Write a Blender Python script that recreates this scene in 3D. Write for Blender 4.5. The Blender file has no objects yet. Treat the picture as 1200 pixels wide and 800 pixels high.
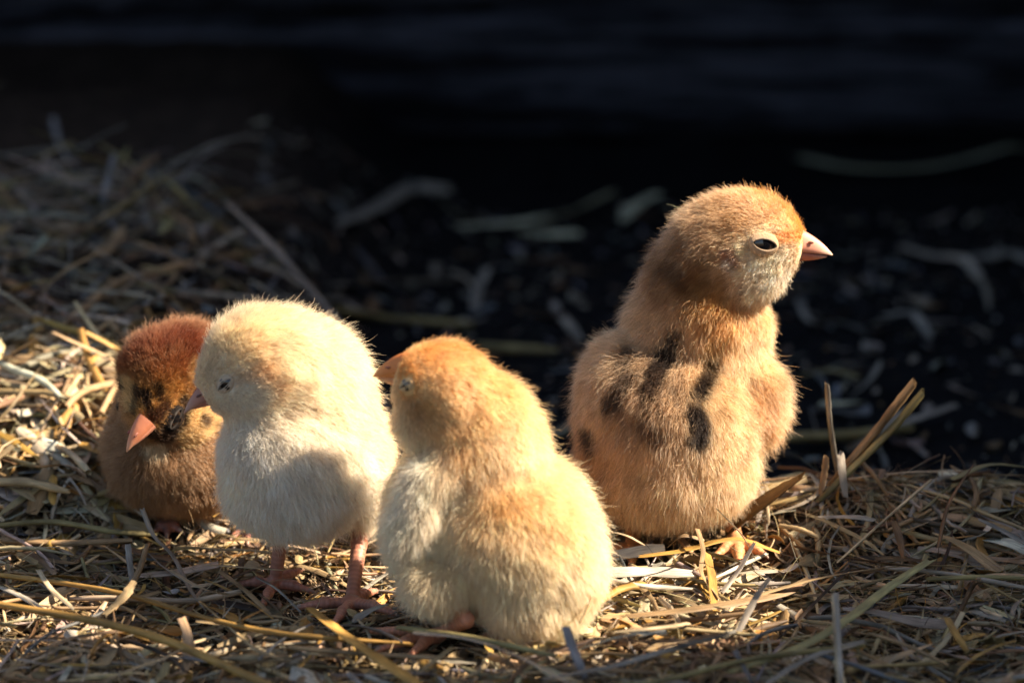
import bpy, math
import numpy as np
from mathutils import Vector, Matrix

SC = bpy.context.scene
COL = SC.collection
U = 0.01                       # everything below is laid out in centimetres
rng = np.random.default_rng(11)

# ------------------------------------------------------------------ camera
PITCH = math.radians(15.0)
DIST = 80.0
TGT = np.array([0.0, 0.0, 7.3])
FWD = np.array([0.0, math.cos(PITCH), -math.sin(PITCH)])
UPV = np.array([0.0, math.sin(PITCH), math.cos(PITCH)])
CAM = TGT - DIST * FWD
FPX = 1200 * 100.0 / 36.0      # focal length in photo pixels

cam_d = bpy.data.cameras.new('camera')
cam = bpy.data.objects.new('camera', cam_d)
COL.objects.link(cam)
cam_d.lens = 100.0
cam_d.sensor_width = 36.0
cam_d.clip_start = 0.02
cam_d.clip_end = 500.0
cam_d.dof.use_dof = True
cam_d.dof.focus_distance = 81.0 * U
cam_d.dof.aperture_fstop = 8.0
cam_d.dof.aperture_blades = 7
cam.location = Vector(CAM * U)
cam.rotation_euler = (math.pi / 2 - PITCH, 0, 0)
SC.camera = cam

# ------------------------------------------------------------------ light
SUN = np.array([0.74, 0.0, 0.66])
SUN = SUN / np.linalg.norm(SUN)
world = bpy.data.worlds.new('World')
SC.world = world
world.use_nodes = True
wn = world.node_tree
sky = wn.nodes.new('ShaderNodeTexSky')
sky.sky_type = 'NISHITA'
sky.sun_disc = False
sky.dust_density = 3.0
sky.ozone_density = 0.6
sky.sun_elevation = math.asin(SUN[2])
sky.sun_rotation = math.atan2(SUN[0], SUN[1])
bg = wn.nodes['Background']
bg.inputs['Strength'].default_value = 0.066
wn.links.new(sky.outputs['Color'], bg.inputs['Color'])

sun_d = bpy.data.lights.new('sun', 'SUN')
sun_d.energy = 5.0
sun_d.angle = math.radians(0.55)
sun_d.color = (1.0, 0.84, 0.67)
sun = bpy.data.objects.new('sun', sun_d)
COL.objects.link(sun)
sun.location = Vector(SUN * 3)
sun.rotation_euler = Vector(SUN).to_track_quat('Z', 'Y').to_euler()

SC.view_settings.view_transform = 'Standard'
SC.view_settings.look = 'None'
SC.view_settings.exposure = 1.8
SC.view_settings.gamma = 1.0
SC.view_settings.use_curve_mapping = False
SC.render.engine = 'CYCLES'
SC.cycles.max_bounces = 10
SC.cycles.diffuse_bounces = 4
SC.cycles.glossy_bounces = 6
SC.cycles.transmission_bounces = 10
SC.cycles.transparent_max_bounces = 6
SC.cycles.sample_clamp_indirect = 6.0
SC.cycles.use_denoising = True
SC.cycles.caustics_reflective = False
SC.cycles.caustics_refractive = False
SC.cycles_curves.shape = 'RIBBONS'
SC.cycles_curves.subdivisions = 2


# ------------------------------------------------------------------ helpers: projection
def ray(px, py):
    d = FWD + (px - 600.0) / FPX * np.array([1.0, 0, 0]) + (400.0 - py) / FPX * UPV
    return d


def P(px, py, Y):
    """point of the photo at world depth Y (cm)"""
    d = ray(px, py)
    return CAM + d * ((Y - CAM[1]) / d[1])


def ppc(Y):
    """photo pixels per centimetre around depth Y"""
    return FPX / (DIST + Y * math.cos(PITCH))


# ------------------------------------------------------------------ helpers: noise
def _hash(ix, iy, iz, seed):
    h = (ix.astype(np.int64) * 374761393 + iy.astype(np.int64) * 668265263 + iz.astype(np.int64) * 2147483647 + seed * 1274126177) & 0xFFFFFFFF
    h = ((h ^ (h >> 13)) * 1274126177) & 0xFFFFFFFF
    h = (h ^ (h >> 16)) & 0xFFFFFFFF
    return h.astype(np.float64) / 4294967295.0


def noise3(p, seed=0):
    p = np.asarray(p, float)
    i = np.floor(p).astype(np.int64)
    f = p - i
    f = f * f * (3 - 2 * f)
    out = 0
    for dx in (0, 1):
        for dy in (0, 1):
            for dz in (0, 1):
                w = (f[..., 0] if dx else 1 - f[..., 0]) * (f[..., 1] if dy else 1 - f[..., 1]) * (f[..., 2] if dz else 1 - f[..., 2])
                out = out + w * _hash(i[..., 0] + dx, i[..., 1] + dy, i[..., 2] + dz, seed)
    return out * 2 - 1


def noise2(x, y, seed=0):
    return noise3(np.stack([x, y, np.zeros_like(x) + 0.37], -1), seed)


def sstep(a, b, x):
    t = np.clip((x - a) / (b - a), 0, 1)
    return t * t * (3 - 2 * t)


# ------------------------------------------------------------------ ground height (cm)
def ground_h(x, y):
    x = np.asarray(x, float)
    y = np.asarray(y, float)
    z = 0.32 * noise2(x * 0.35, y * 0.35, 3) + 0.16 * noise2(x * 0.9, y * 0.9, 5)
    z = z + 1.5 * np.exp(-((x - 11.5) ** 2 / 40 + (y - 5.0) ** 2 / 10))
    z = z + 0.5 * np.exp(-((x - 2.5) ** 2 / 20 + (y + 7.5) ** 2 / 4))
    drop = sstep(6.5, 12.0, y) * sstep(-9, -4, x)
    z = z - 2.2 * drop
    heap = sstep(1.0, 11.0, y) * sstep(-7.0, -13.5, x)
    z = z + 2.7 * heap
    heap2 = sstep(12.0, 32.0, y) * sstep(-3.0, -15.0, x)
    z = z + 1.0 * heap2 * (0.8 + 0.5 * noise2(x * 0.12, y * 0.12, 9))
    z = z + sstep(10, 24, y) * 0.6 * noise2(x * 0.2, y * 0.2, 21)
    far = sstep(70, 200, np.sqrt(x * x + y * y))
    return z * (1 - far)


def G(px, py, lift=0.0):
    """point of the photo lying on the ground (+lift)"""
    d = ray(px, py)
    lo = 60.0
    t = np.linspace(60, 165, 1600)
    q = CAM + d * t[:, None]
    below = q[:, 2] < ground_h(q[:, 0], q[:, 1]) + lift
    k = int(np.argmax(below)) if below.any() else len(t) - 1
    return q[k]


# ------------------------------------------------------------------ helpers: objects
def tag(o, label=None, cat=None, group=None, kind=None):
    if label: o['label'] = label
    if cat: o['category'] = cat
    if group: o['group'] = group
    if kind: o['kind'] = kind
    return o


def empty(name, loc):
    o = bpy.data.objects.new(name, None)
    o.empty_display_size = 0.01
    o.location = Vector(np.asarray(loc) * U)
    COL.objects.link(o)
    return o


def mesh_obj(name, verts, faces, mat, origin=(0, 0, 0), parent=None, smooth=True, attrs=None):
    """verts in world cm; origin in world cm.  attrs: name -> (type, data)"""
    v = (np.asarray(verts, float) - np.asarray(origin, float)) * U
    me = bpy.data.meshes.new(name)
    faces = np.asarray(faces)
    me.vertices.add(len(v))
    me.vertices.foreach_set('co', v.astype(np.float32).ravel())
    k = faces.shape[1]
    me.loops.add(faces.size)
    me.loops.foreach_set('vertex_index', faces.astype(np.int32).ravel())
    me.polygons.add(len(faces))
    me.polygons.foreach_set('loop_start', np.arange(0, faces.size, k, dtype=np.int32))
    if smooth:
        me.polygons.foreach_set('use_smooth', np.ones(len(faces), bool))
    for nm, (ty, data) in (attrs or {}).items():
        at = me.attributes.new(nm, ty, 'POINT')
        data = np.asarray(data, np.float32)
        if ty == 'FLOAT_COLOR':
            if data.shape[1] == 3:
                data = np.concatenate([data, np.ones((len(data), 1), np.float32)], 1)
            at.data.foreach_set('color', data.ravel())
        elif ty == 'FLOAT_VECTOR':
            at.data.foreach_set('vector', data.ravel())
    me.update(calc_edges=True)
    me.validate()
    me.materials.append(mat)
    o = bpy.data.objects.new(name, me)
    COL.objects.link(o)
    if parent is None:
        o.location = Vector(np.asarray(origin, float) * U)
    else:
        o.parent = parent
    return o


# ------------------------------------------------------------------ materials
def new_mat(name):
    m = bpy.data.materials.new(name)
    m.use_nodes = True
    return m, m.node_tree, m.node_tree.nodes['Principled BSDF']


def N(nt, t, **kw):
    n = nt.nodes.new(t)
    for k, v in kw.items():
        setattr(n, k, v)
    return n


def straw_material():
    m, nt, b = new_mat('straw')
    L = nt.links.new
    at = N(nt, 'ShaderNodeAttribute', attribute_name='col')
    uv = N(nt, 'ShaderNodeAttribute', attribute_name='fib')
    mp = N(nt, 'ShaderNodeMapping')
    mp.inputs['Scale'].default_value = (7.0, 0.9, 1.0)
    L(uv.outputs['Vector'], mp.inputs['Vector'])
    no = N(nt, 'ShaderNodeTexNoise')
    no.inputs['Scale'].default_value = 2.0
    no.inputs['Detail'].default_value = 3.0
    L(mp.outputs['Vector'], no.inputs['Vector'])
    no2 = N(nt, 'ShaderNodeTexNoise')
    no2.inputs['Scale'].default_value = 0.9
    no2.inputs['Detail'].default_value = 2.0
    L(uv.outputs['Vector'], no2.inputs['Vector'])
    mr = N(nt, 'ShaderNodeMapRange')
    mr.inputs['From Min'].default_value = 0.3; mr.inputs['From Max'].default_value = 0.7
    mr.inputs['To Min'].default_value = 0.55; mr.inputs['To Max'].default_value = 1.25
    L(no.outputs['Fac'], mr.inputs['Value'])
    mr2 = N(nt, 'ShaderNodeMapRange')
    mr2.inputs['From Min'].default_value = 0.35; mr2.inputs['From Max'].default_value = 0.7
    mr2.inputs['To Min'].default_value = 0.65; mr2.inputs['To Max'].default_value = 1.1
    L(no2.outputs['Fac'], mr2.inputs['Value'])
    mu = N(nt, 'ShaderNodeMath', operation='MULTIPLY')
    L(mr.outputs[0], mu.inputs[0]); L(mr2.outputs[0], mu.inputs[1])
    sc = N(nt, 'ShaderNodeVectorMath', operation='SCALE')
    L(at.outputs['Color'], sc.inputs[0]); L(mu.outputs[0], sc.inputs['Scale'])
    L(sc.outputs[0], b.inputs['Base Color'])
    b.inputs['Roughness'].default_value = 0.55
    b.inputs['Specular IOR Level'].default_value = 0.35
    bp = N(nt, 'ShaderNodeBump')
    bp.inputs['Strength'].default_value = 0.35
    bp.inputs['Distance'].default_value = 0.0003
    L(no.outputs['Fac'], bp.inputs['Height']); L(bp.outputs[0], b.inputs['Normal'])
    tr = N(nt, 'ShaderNodeBsdfTranslucent')
    L(sc.outputs[0], tr.inputs['Color'])
    mx = N(nt, 'ShaderNodeMixShader')
    mx.inputs[0].default_value = 0.18
    L(b.outputs[0], mx.inputs[1]); L(tr.outputs[0], mx.inputs[2])
    L(mx.outputs[0], nt.nodes['Material Output'].inputs['Surface'])
    return m


def soil_material():
    m, nt, b = new_mat('soil')
    L = nt.links.new
    at = N(nt, 'ShaderNodeAttribute', attribute_name='col')
    tc = N(nt, 'ShaderNodeTexCoord')
    no = N(nt, 'ShaderNodeTexNoise')
    no.inputs['Scale'].default_value = 160.0
    no.inputs['Detail'].default_value = 6.0
    L(tc.outputs['Object'], no.inputs['Vector'])
    mr = N(nt, 'ShaderNodeMapRange')
    mr.inputs['From Min'].default_value = 0.3; mr.inputs['From Max'].default_value = 0.7
    mr.inputs['To Min'].default_value = 0.5; mr.inputs['To Max'].default_value = 1.4
    L(no.outputs['Fac'], mr.inputs['Value'])
    sc = N(nt, 'ShaderNodeVectorMath', operation='SCALE')
    L(at.outputs['Color'], sc.inputs[0]); L(mr.outputs[0], sc.inputs['Scale'])
    L(sc.outputs[0], b.inputs['Base Color'])
    b.inputs['Roughness'].default_value = 0.95
    b.inputs['Specular IOR Level'].default_value = 0.1
    bp = N(nt, 'ShaderNodeBump')
    bp.inputs['Strength'].default_value = 0.8
    bp.inputs['Distance'].default_value = 0.003
    L(no.outputs['Fac'], bp.inputs['Height']); L(bp.outputs[0], b.inputs['Normal'])
    return m


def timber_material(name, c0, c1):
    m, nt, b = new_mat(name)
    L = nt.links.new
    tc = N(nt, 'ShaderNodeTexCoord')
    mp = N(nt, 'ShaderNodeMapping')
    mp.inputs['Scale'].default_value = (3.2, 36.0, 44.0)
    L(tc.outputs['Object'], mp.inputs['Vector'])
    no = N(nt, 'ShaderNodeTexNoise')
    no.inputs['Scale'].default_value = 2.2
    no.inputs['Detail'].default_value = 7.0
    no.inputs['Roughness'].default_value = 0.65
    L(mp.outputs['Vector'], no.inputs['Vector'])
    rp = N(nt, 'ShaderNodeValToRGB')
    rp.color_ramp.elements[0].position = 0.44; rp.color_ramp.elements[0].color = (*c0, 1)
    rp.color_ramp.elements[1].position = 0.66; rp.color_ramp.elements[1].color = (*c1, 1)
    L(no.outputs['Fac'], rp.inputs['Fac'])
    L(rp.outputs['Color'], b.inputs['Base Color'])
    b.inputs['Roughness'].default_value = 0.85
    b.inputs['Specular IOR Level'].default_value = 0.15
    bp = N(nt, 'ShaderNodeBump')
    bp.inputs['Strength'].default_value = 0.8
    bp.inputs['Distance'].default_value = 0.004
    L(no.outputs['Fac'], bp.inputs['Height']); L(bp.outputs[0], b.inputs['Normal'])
    return m


def fur_material():
    m = bpy.data.materials.new('down')
    m.use_nodes = True
    nt = m.node_tree
    L = nt.links.new
    nt.nodes.remove(nt.nodes['Principled BSDF'])
    at = N(nt, 'ShaderNodeAttribute', attribute_name='col')
    h = N(nt, 'ShaderNodeBsdfHairPrincipled')
    h.model = 'CHIANG'
    h.parametrization = 'COLOR'
    h.inputs['Roughness'].default_value = 0.4
    h.inputs['Radial Roughness'].default_value = 0.7
    h.inputs['Random Roughness'].default_value = 0.2
    h.inputs['Coat'].default_value = 0.0
    h.inputs['IOR'].default_value = 1.45
    L(at.outputs['Color'], h.inputs['Color'])
    df = N(nt, 'ShaderNodeBsdfDiffuse')
    tr = N(nt, 'ShaderNodeBsdfTranslucent')
    L(at.outputs['Color'], df.inputs['Color']); L(at.outputs['Color'], tr.inputs['Color'])
    m1 = N(nt, 'ShaderNodeMixShader'); m1.inputs[0].default_value = 0.42
    L(df.outputs[0], m1.inputs[1]); L(tr.outputs[0], m1.inputs[2])
    m2 = N(nt, 'ShaderNodeMixShader'); m2.inputs[0].default_value = 0.3
    L(m1.outputs[0], m2.inputs[1]); L(h.outputs[0], m2.inputs[2])
    L(m2.outputs[0], nt.nodes['Material Output'].inputs['Surface'])
    return m


def attr_material(name, rough, spec=0.4, sss=0.0, bump=None):
    m, nt, b = new_mat(name)
    L = nt.links.new
    at = N(nt, 'ShaderNodeAttribute', attribute_name='col')
    L(at.outputs['Color'], b.inputs['Base Color'])
    b.inputs['Roughness'].default_value = rough
    b.inputs['Specular IOR Level'].default_value = spec
    if sss:
        b.inputs['Subsurface Weight'].default_value = sss
        b.inputs['Subsurface Radius'].default_value = (0.0016, 0.0007, 0.0004)
        b.inputs['Subsurface Scale'].default_value = 1.0
    if bump:
        tc = N(nt, 'ShaderNodeTexCoord')
        no = N(nt, 'ShaderNodeTexNoise')
        no.inputs['Scale'].default_value = bump[0]
        no.inputs['Detail'].default_value = 3.0
        L(tc.outputs['Object'], no.inputs['Vector'])
        bp = N(nt, 'ShaderNodeBump')
        bp.inputs['Strength'].default_value = bump[1]
        bp.inputs['Distance'].default_value = 0.0004
        L(no.outputs['Fac'], bp.inputs['Height']); L(bp.outputs[0], b.inputs['Normal'])
    return m


M_STRAW = straw_material()
M_SOIL = soil_material()
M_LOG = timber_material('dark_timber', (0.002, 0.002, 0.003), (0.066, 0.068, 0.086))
M_BOARD = timber_material('shade_caster_board', (0.03, 0.026, 0.022), (0.10, 0.09, 0.08))  # for the added walls and roof out of view
M_FUR = fur_material()
M_SKIN = attr_material('skin_under_down', 0.9, 0.1)
M_HORN = attr_material('beak_horn', 0.5, 0.35, 0.2, (900, 0.12))
M_LEG = attr_material('leg_scale', 0.5, 0.4, 0.2, (1400, 0.35))
M_LID = attr_material('eyelid', 0.85, 0.08, 0.0, (1600, 0.4))
M_EYE = attr_material('eye', 0.05, 0.8)


# ------------------------------------------------------------------ the ground sheet
def axis_steps(lo, hi, fine, far):
    a = list(np.arange(lo, hi + 1e-6, fine))
    s = fine
    x = a[-1]
    while x < far:
        s *= 1.35; x += s; a.append(x)
    s = fine; x = a[0]; pre = []
    while x > -far:
        s *= 1.35; x -= s; pre.append(x)
    return np.array(pre[::-1] + a)


gx = axis_steps(-26, 26, 0.22, 6000)
gy = axis_steps(-13, 62, 0.3, 6000)
GX, GY = np.meshgrid(gx, gy, indexing='ij')
GZ = ground_h(GX, GY) - 0.5 * sstep(14, 8, GY) + 0.10 * noise2(GX * 2.4, GY * 2.4, 31)
gv = np.stack([GX, GY, GZ], -1).reshape(-1, 3)
nx_, ny_ = GX.shape
ii = np.arange(nx_ * ny_).reshape(nx_, ny_)
gf = np.stack([ii[:-1, :-1], ii[1:, :-1], ii[1:, 1:], ii[:-1, 1:]], -1).reshape(-1, 4)
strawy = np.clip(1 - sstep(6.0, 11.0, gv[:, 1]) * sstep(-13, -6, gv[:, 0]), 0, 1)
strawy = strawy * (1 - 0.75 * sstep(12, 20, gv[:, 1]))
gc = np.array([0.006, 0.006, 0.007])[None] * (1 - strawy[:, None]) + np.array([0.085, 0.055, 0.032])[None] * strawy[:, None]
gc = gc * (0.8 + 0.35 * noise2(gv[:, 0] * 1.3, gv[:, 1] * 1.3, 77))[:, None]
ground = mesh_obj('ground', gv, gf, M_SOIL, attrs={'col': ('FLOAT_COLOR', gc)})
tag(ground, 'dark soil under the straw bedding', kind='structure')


# ------------------------------------------------------------------ timber wall behind, unseen boards added to shade the place
def rough_log(name, x0, x1, yc, zc, ry, rz, seed, mat, parent, nseg=160, k=28, flat=0.6):
    xs = np.linspace(x0, x1, nseg)
    th = np.linspace(0, 2 * np.pi, k, endpoint=False)
    X, T = np.meshgrid(xs, th, indexing='ij')
    c, s = np.cos(T), np.sin(T)
    # squarish section
    e = 0.55
    cy = np.sign(c) * np.abs(c) ** e
    sz = np.sign(s) * np.abs(s) ** e
    r = 1 + 0.08 * noise3(np.stack([X * 0.10, cy * 2, sz * 2], -1), seed) + 0.07 * noise3(np.stack([X * 0.5, cy * 5, sz * 5], -1), seed + 1) \
        + 0.03 * noise3(np.stack([X * 1.6, cy * 9, sz * 9], -1), seed + 2)
    v = np.stack([X, yc + ry * cy * r, zc + rz * sz * r], -1).reshape(-1, 3)
    idx = np.arange(nseg * k).reshape(nseg, k)
    f = np.stack([idx[:-1], np.roll(idx, -1, 1)[:-1], np.roll(idx, -1, 1)[1:], idx[1:]], -1).reshape(-1, 4)
    return mesh_obj(name, v, f, mat, origin=WALL_O, parent=parent)


WALL_O = np.array([0, 80.0, 0])
wall = empty('timber_wall', WALL_O)
tag(wall, 'dark rough timber wall in shade behind the straw', 'wall')
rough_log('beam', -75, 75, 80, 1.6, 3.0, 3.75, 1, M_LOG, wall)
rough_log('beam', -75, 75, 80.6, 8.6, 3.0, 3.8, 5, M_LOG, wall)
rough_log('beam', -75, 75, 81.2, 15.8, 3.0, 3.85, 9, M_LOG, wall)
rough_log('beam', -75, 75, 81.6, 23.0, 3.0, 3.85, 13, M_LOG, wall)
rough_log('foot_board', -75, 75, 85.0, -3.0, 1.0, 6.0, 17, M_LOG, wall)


def prism_wall(name, outer, hole, axis_x, thick, mat, label):
    """board wall standing in a plane X = axis_x with a hole (polygons in (y,z)), fan-bridged"""
    import bmesh
    bm = bmesh.new()
    def ring(poly, x):
        return [bm.verts.new((x * U, a * U, b * U)) for a, b in poly]
    from mathutils.geometry import tessellate_polygon
    polys = [[Vector((a, b, 0)) for a, b in outer]] + ([[Vector((a, b, 0)) for a, b in hole]] if hole else [])
    tris = tessellate_polygon(polys)
    flat = [p for q in [outer] + ([hole] if hole else []) for p in q]
    A = ring(flat, axis_x)
    B = ring(flat, axis_x + thick)
    for t in tris:
        bm.faces.new([A[i] for i in t])
        bm.faces.new([B[i] for i in reversed(t)])
    k = 0
    for q in [outer] + ([hole] if hole else []):
        n = len(q)
        for i in range(n):
            j = (i + 1) % n
            bm.faces.new([A[k + i], A[k + j], B[k + j], B[k + i]])
        k += n
    bmesh.ops.recalc_face_normals(bm, faces=bm.faces)
    me = bpy.data.meshes.new(name)
    bm.to_mesh(me); bm.free()
    me.materials.append(mat)
    o = bpy.data.objects.new(name, me)
    COL.objects.link(o)
    tag(o, label, kind='structure')
    return o


WX = 45.0
def land(x, y):                       # where the ray that lands on (x, y, 0) passes the side wall
    t = (WX - x) / SUN[0]
    return (y + SUN[1] * t, SUN[2] * t)
def band(x, c):                       # c: which line of sunlight across the floor
    return land(x, c + SUN[1] / SUN[0] * x)
hole = [band(7.7, -3.2), band(7.0, 5.6), band(-8, 6.0), band(-11, 11.6), band(-34, 11.8), band(-34, -4.4), band(-12, -5.2), band(-3, -7.0), band(1.6, -6.6), band(5.4, -5.4)]  # opening traced back from the wanted patches of sun
prism_wall('sun_mask_wall', [(-75, -4), (90, -4), (90, 95), (-75, 95)], hole, WX, 1.5, M_BOARD, 'unseen board wall with an opening, added to shape the sunlight')  # unseen wall, put in to let sun fall only through its opening


def box(name, lo, hi, mat, label):
    lo = np.array(lo, float); hi = np.array(hi, float)
    v = np.array([[x, y, z] for x in (lo[0], hi[0]) for y in (lo[1], hi[1]) for z in (lo[2], hi[2])])
    f = [[0, 1, 3, 2], [4, 6, 7, 5], [0, 4, 5, 1], [2, 3, 7, 6], [0, 2, 6, 4], [1, 5, 7, 3]]
    o = mesh_obj(name, v, f, mat, origin=(lo + hi) / 2, smooth=False)
    tag(o, label, kind='structure')
    return o


box('sky_block_roof', (-70, 52, 46), (44.5, 90, 47.5), M_BOARD, 'unseen low board roof added to darken the back of the floor')  # unseen roof, added to cut the skylight at the back
box('sky_block_left', (-71.5, 40, -4), (-70, 90, 46), M_BOARD, 'unseen board wall at the left, added to hold off skylight')  # unseen wall, added to block sky from the left


# ------------------------------------------------------------------ straw geometry
def sweep(Pt, W, section, roll, flat=1.0, seed=0):
    """Pt (M,n,3) centre lines, W (M,n) half widths, section (k,2) closed polygon -> verts, quads, fib coords, piece index"""
    M_, n, _ = Pt.shape
    T = np.gradient(Pt, axis=1)
    T /= np.linalg.norm(T, axis=2, keepdims=True) + 1e-9
    up = np.zeros_like(T); up[..., 2] = 1
    S = np.cross(T, up)
    S += 1e-4
    S /= np.linalg.norm(S, axis=2, keepdims=True) + 1e-9
    Nn = np.cross(S, T)
    c = np.cos(roll)[..., None]; s = np.sin(roll)[..., None]
    S2 = S * c + Nn * s
    N2 = Nn * c - S * s
    sec = np.asarray(section, float)
    k = len(sec)
    V = Pt[:, :, None, :] + W[:, :, None, None] * (sec[None, None, :, 0, None] * S2[:, :, None, :] + flat * sec[None, None, :, 1, None] * N2[:, :, None, :])
    idx = np.arange(M_ * n * k).reshape(M_, n, k)
    nxt = np.roll(idx, -1, axis=2)
    F = np.stack([idx[:, :-1], nxt[:, :-1], nxt[:, 1:], idx[:, 1:]], -1).reshape(-1, 4)
    d = np.linalg.norm(np.diff(Pt, axis=1), axis=2)
    ln = np.concatenate([np.zeros((M_, 1)), np.cumsum(d, 1)], 1)
    pid = np.arange(M_)[:, None, None] + np.zeros((M_, n, k))
    fib = np.stack([sec[None, None, :, 0] * W[:, :, None] * 4 + sec[None, None, :, 1] * W[:, :, None] * 3, np.broadcast_to(ln[:, :, None], (M_, n, k)), pid * 7.31 + seed * 3.7], -1)
    return V.reshape(-1, 3), F, fib.reshape(-1, 3), pid.reshape(-1).astype(int)


SEC_ROUND = [(math.cos(a), math.sin(a)) for a in np.linspace(0, 2 * math.pi, 8, endpoint=False)]
SEC_BLADE = [(-1, 0.16), (0, -0.10), (1, 0.16), (0.96, 0.24), (0, 0.02), (-0.96, 0.24)]
SEC_CHIP = [(-1, 0.0), (0.1, -0.18), (1, 0.05), (0.0, 0.2)]

PAL = {
    'pale': (0.61, 0.475, 0.28), 'beige': (0.49, 0.35, 0.175), 'gold': (0.50, 0.285, 0.07), 'tan': (0.36, 0.235, 0.115),
    'brown': (0.19, 0.11, 0.052), 'dark': (0.075, 0.047, 0.028), 'grey': (0.42, 0.36, 0.28), 'green': (0.36, 0.33, 0.14),
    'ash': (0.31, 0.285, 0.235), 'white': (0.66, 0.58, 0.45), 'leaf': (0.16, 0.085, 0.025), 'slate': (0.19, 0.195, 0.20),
    'celadon': (0.66, 0.66, 0.45), 'olive': (0.30, 0.245, 0.10),
}


def palette(names, probs, n, jit=0.18):
    base = np.array([PAL[k] for k in names])
    i = rng.choice(len(names), n, p=np.array(probs) / np.sum(probs))
    c = base[i] * (1 + jit * rng.standard_normal((n, 1))) * (1 + 0.05 * rng.standard_normal((n, 3)))
    return np.clip(c, 0.01, 0.8)


BODIES = []       # body distance functions, so that straw keeps out of the chicks


def litter(n, region, length, width, pal, lift, tilt, section, flat, npts=5, curve=0.5, yaw=None, keep=None, seed=0, drape=0.8):
    """random pieces lying about; region = sampler(n)->x,y ; length,width (lo,hi) in cm"""
    x, y = region(n)
    if keep is not None:
        k = keep(x, y); x, y = x[k], y[k]
    n = len(x)
    Ls = length[0] * (length[1] / length[0]) ** (rng.random(n) ** 1.4)
    Ws = 0.5 * width[0] * (width[1] / width[0]) ** (rng.random(n) ** 1.5)
    a = rng.random(n) * 2 * np.pi if yaw is None else yaw[0] + yaw[1] * rng.standard_normal(n)
    t = np.linspace(-0.5, 0.5, npts)
    bend = curve * rng.standard_normal(n)
    aa = a[:, None] + bend[:, None] * t[None]
    dx = np.cos(aa) * Ls[:, None] / npts
    dy = np.sin(aa) * Ls[:, None] / npts
    X = x[:, None] + np.cumsum(dx, 1) - dx.sum(1, keepdims=True) / 2
    Y = y[:, None] + np.cumsum(dy, 1) - dy.sum(1, keepdims=True) / 2
    gz = ground_h(X, Y)
    z0 = gz.mean(1, keepdims=True)
    Z = drape * gz + (1 - drape) * z0
    Z = Z + (lift[0] + (lift[1] - lift[0]) * rng.random(n) ** 1.6)[:, None]
    tl = tilt * rng.standard_normal(n)
    Z = Z + tl[:, None] * t[None] * Ls[:, None] + np.abs(tl)[:, None] * 0.35 * Ls[:, None]
    Z = Z + (0.10 * rng.standard_normal(n) * Ls)[:, None] * (0.25 - t[None] ** 2)
    Pt = np.stack([X, Y, Z], -1)
    ok = np.ones(n, bool)
    for sd in BODIES:
        d = sd(Pt.reshape(-1, 3)).reshape(n, npts).min(1)
        ok &= d > 0.02
    Pt, Ws = Pt[ok], Ws[ok]
    n = len(Pt)
    tw = np.ones(npts); tw[0] = 0.75; tw[-1] = 0.45
    W = Ws[:, None] * tw[None] * (1 + 0.12 * rng.standard_normal((n, npts)))
    roll = (rng.random(n) * 2 - 1)[:, None] * 0.9 + (rng.standard_normal(n) * 0.5)[:, None] * t[None] * 2
    V, F, fib, pid = sweep(Pt, W, section, roll, flat, seed)
    C = pal(n)
    return V, F, fib, C[pid], Pt


def merge(parts):
    Vs, Fs, Fb, Cs = [], [], [], []
    o = 0
    for V, F, fib, C, _ in parts:
        Vs.append(V); Fs.append(F + o); Fb.append(fib); Cs.append(C)
        o += len(V)
    return np.concatenate(Vs), np.concatenate(Fs), np.concatenate(Fb), np.concatenate(Cs)


def stuff(name, parts, label):
    V, F, fib, C = merge(parts)
    o = mesh_obj(name, V, F, M_STRAW, attrs={'col': ('FLOAT_COLOR', C), 'fib': ('FLOAT_VECTOR', fib)})
    tag(o, label, kind='stuff')
    return o


def rect(x0, x1, y0, y1):
    return lambda n: (x0 + (x1 - x0) * rng.random(n), y0 + (y1 - y0) * rng.random(n))


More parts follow.
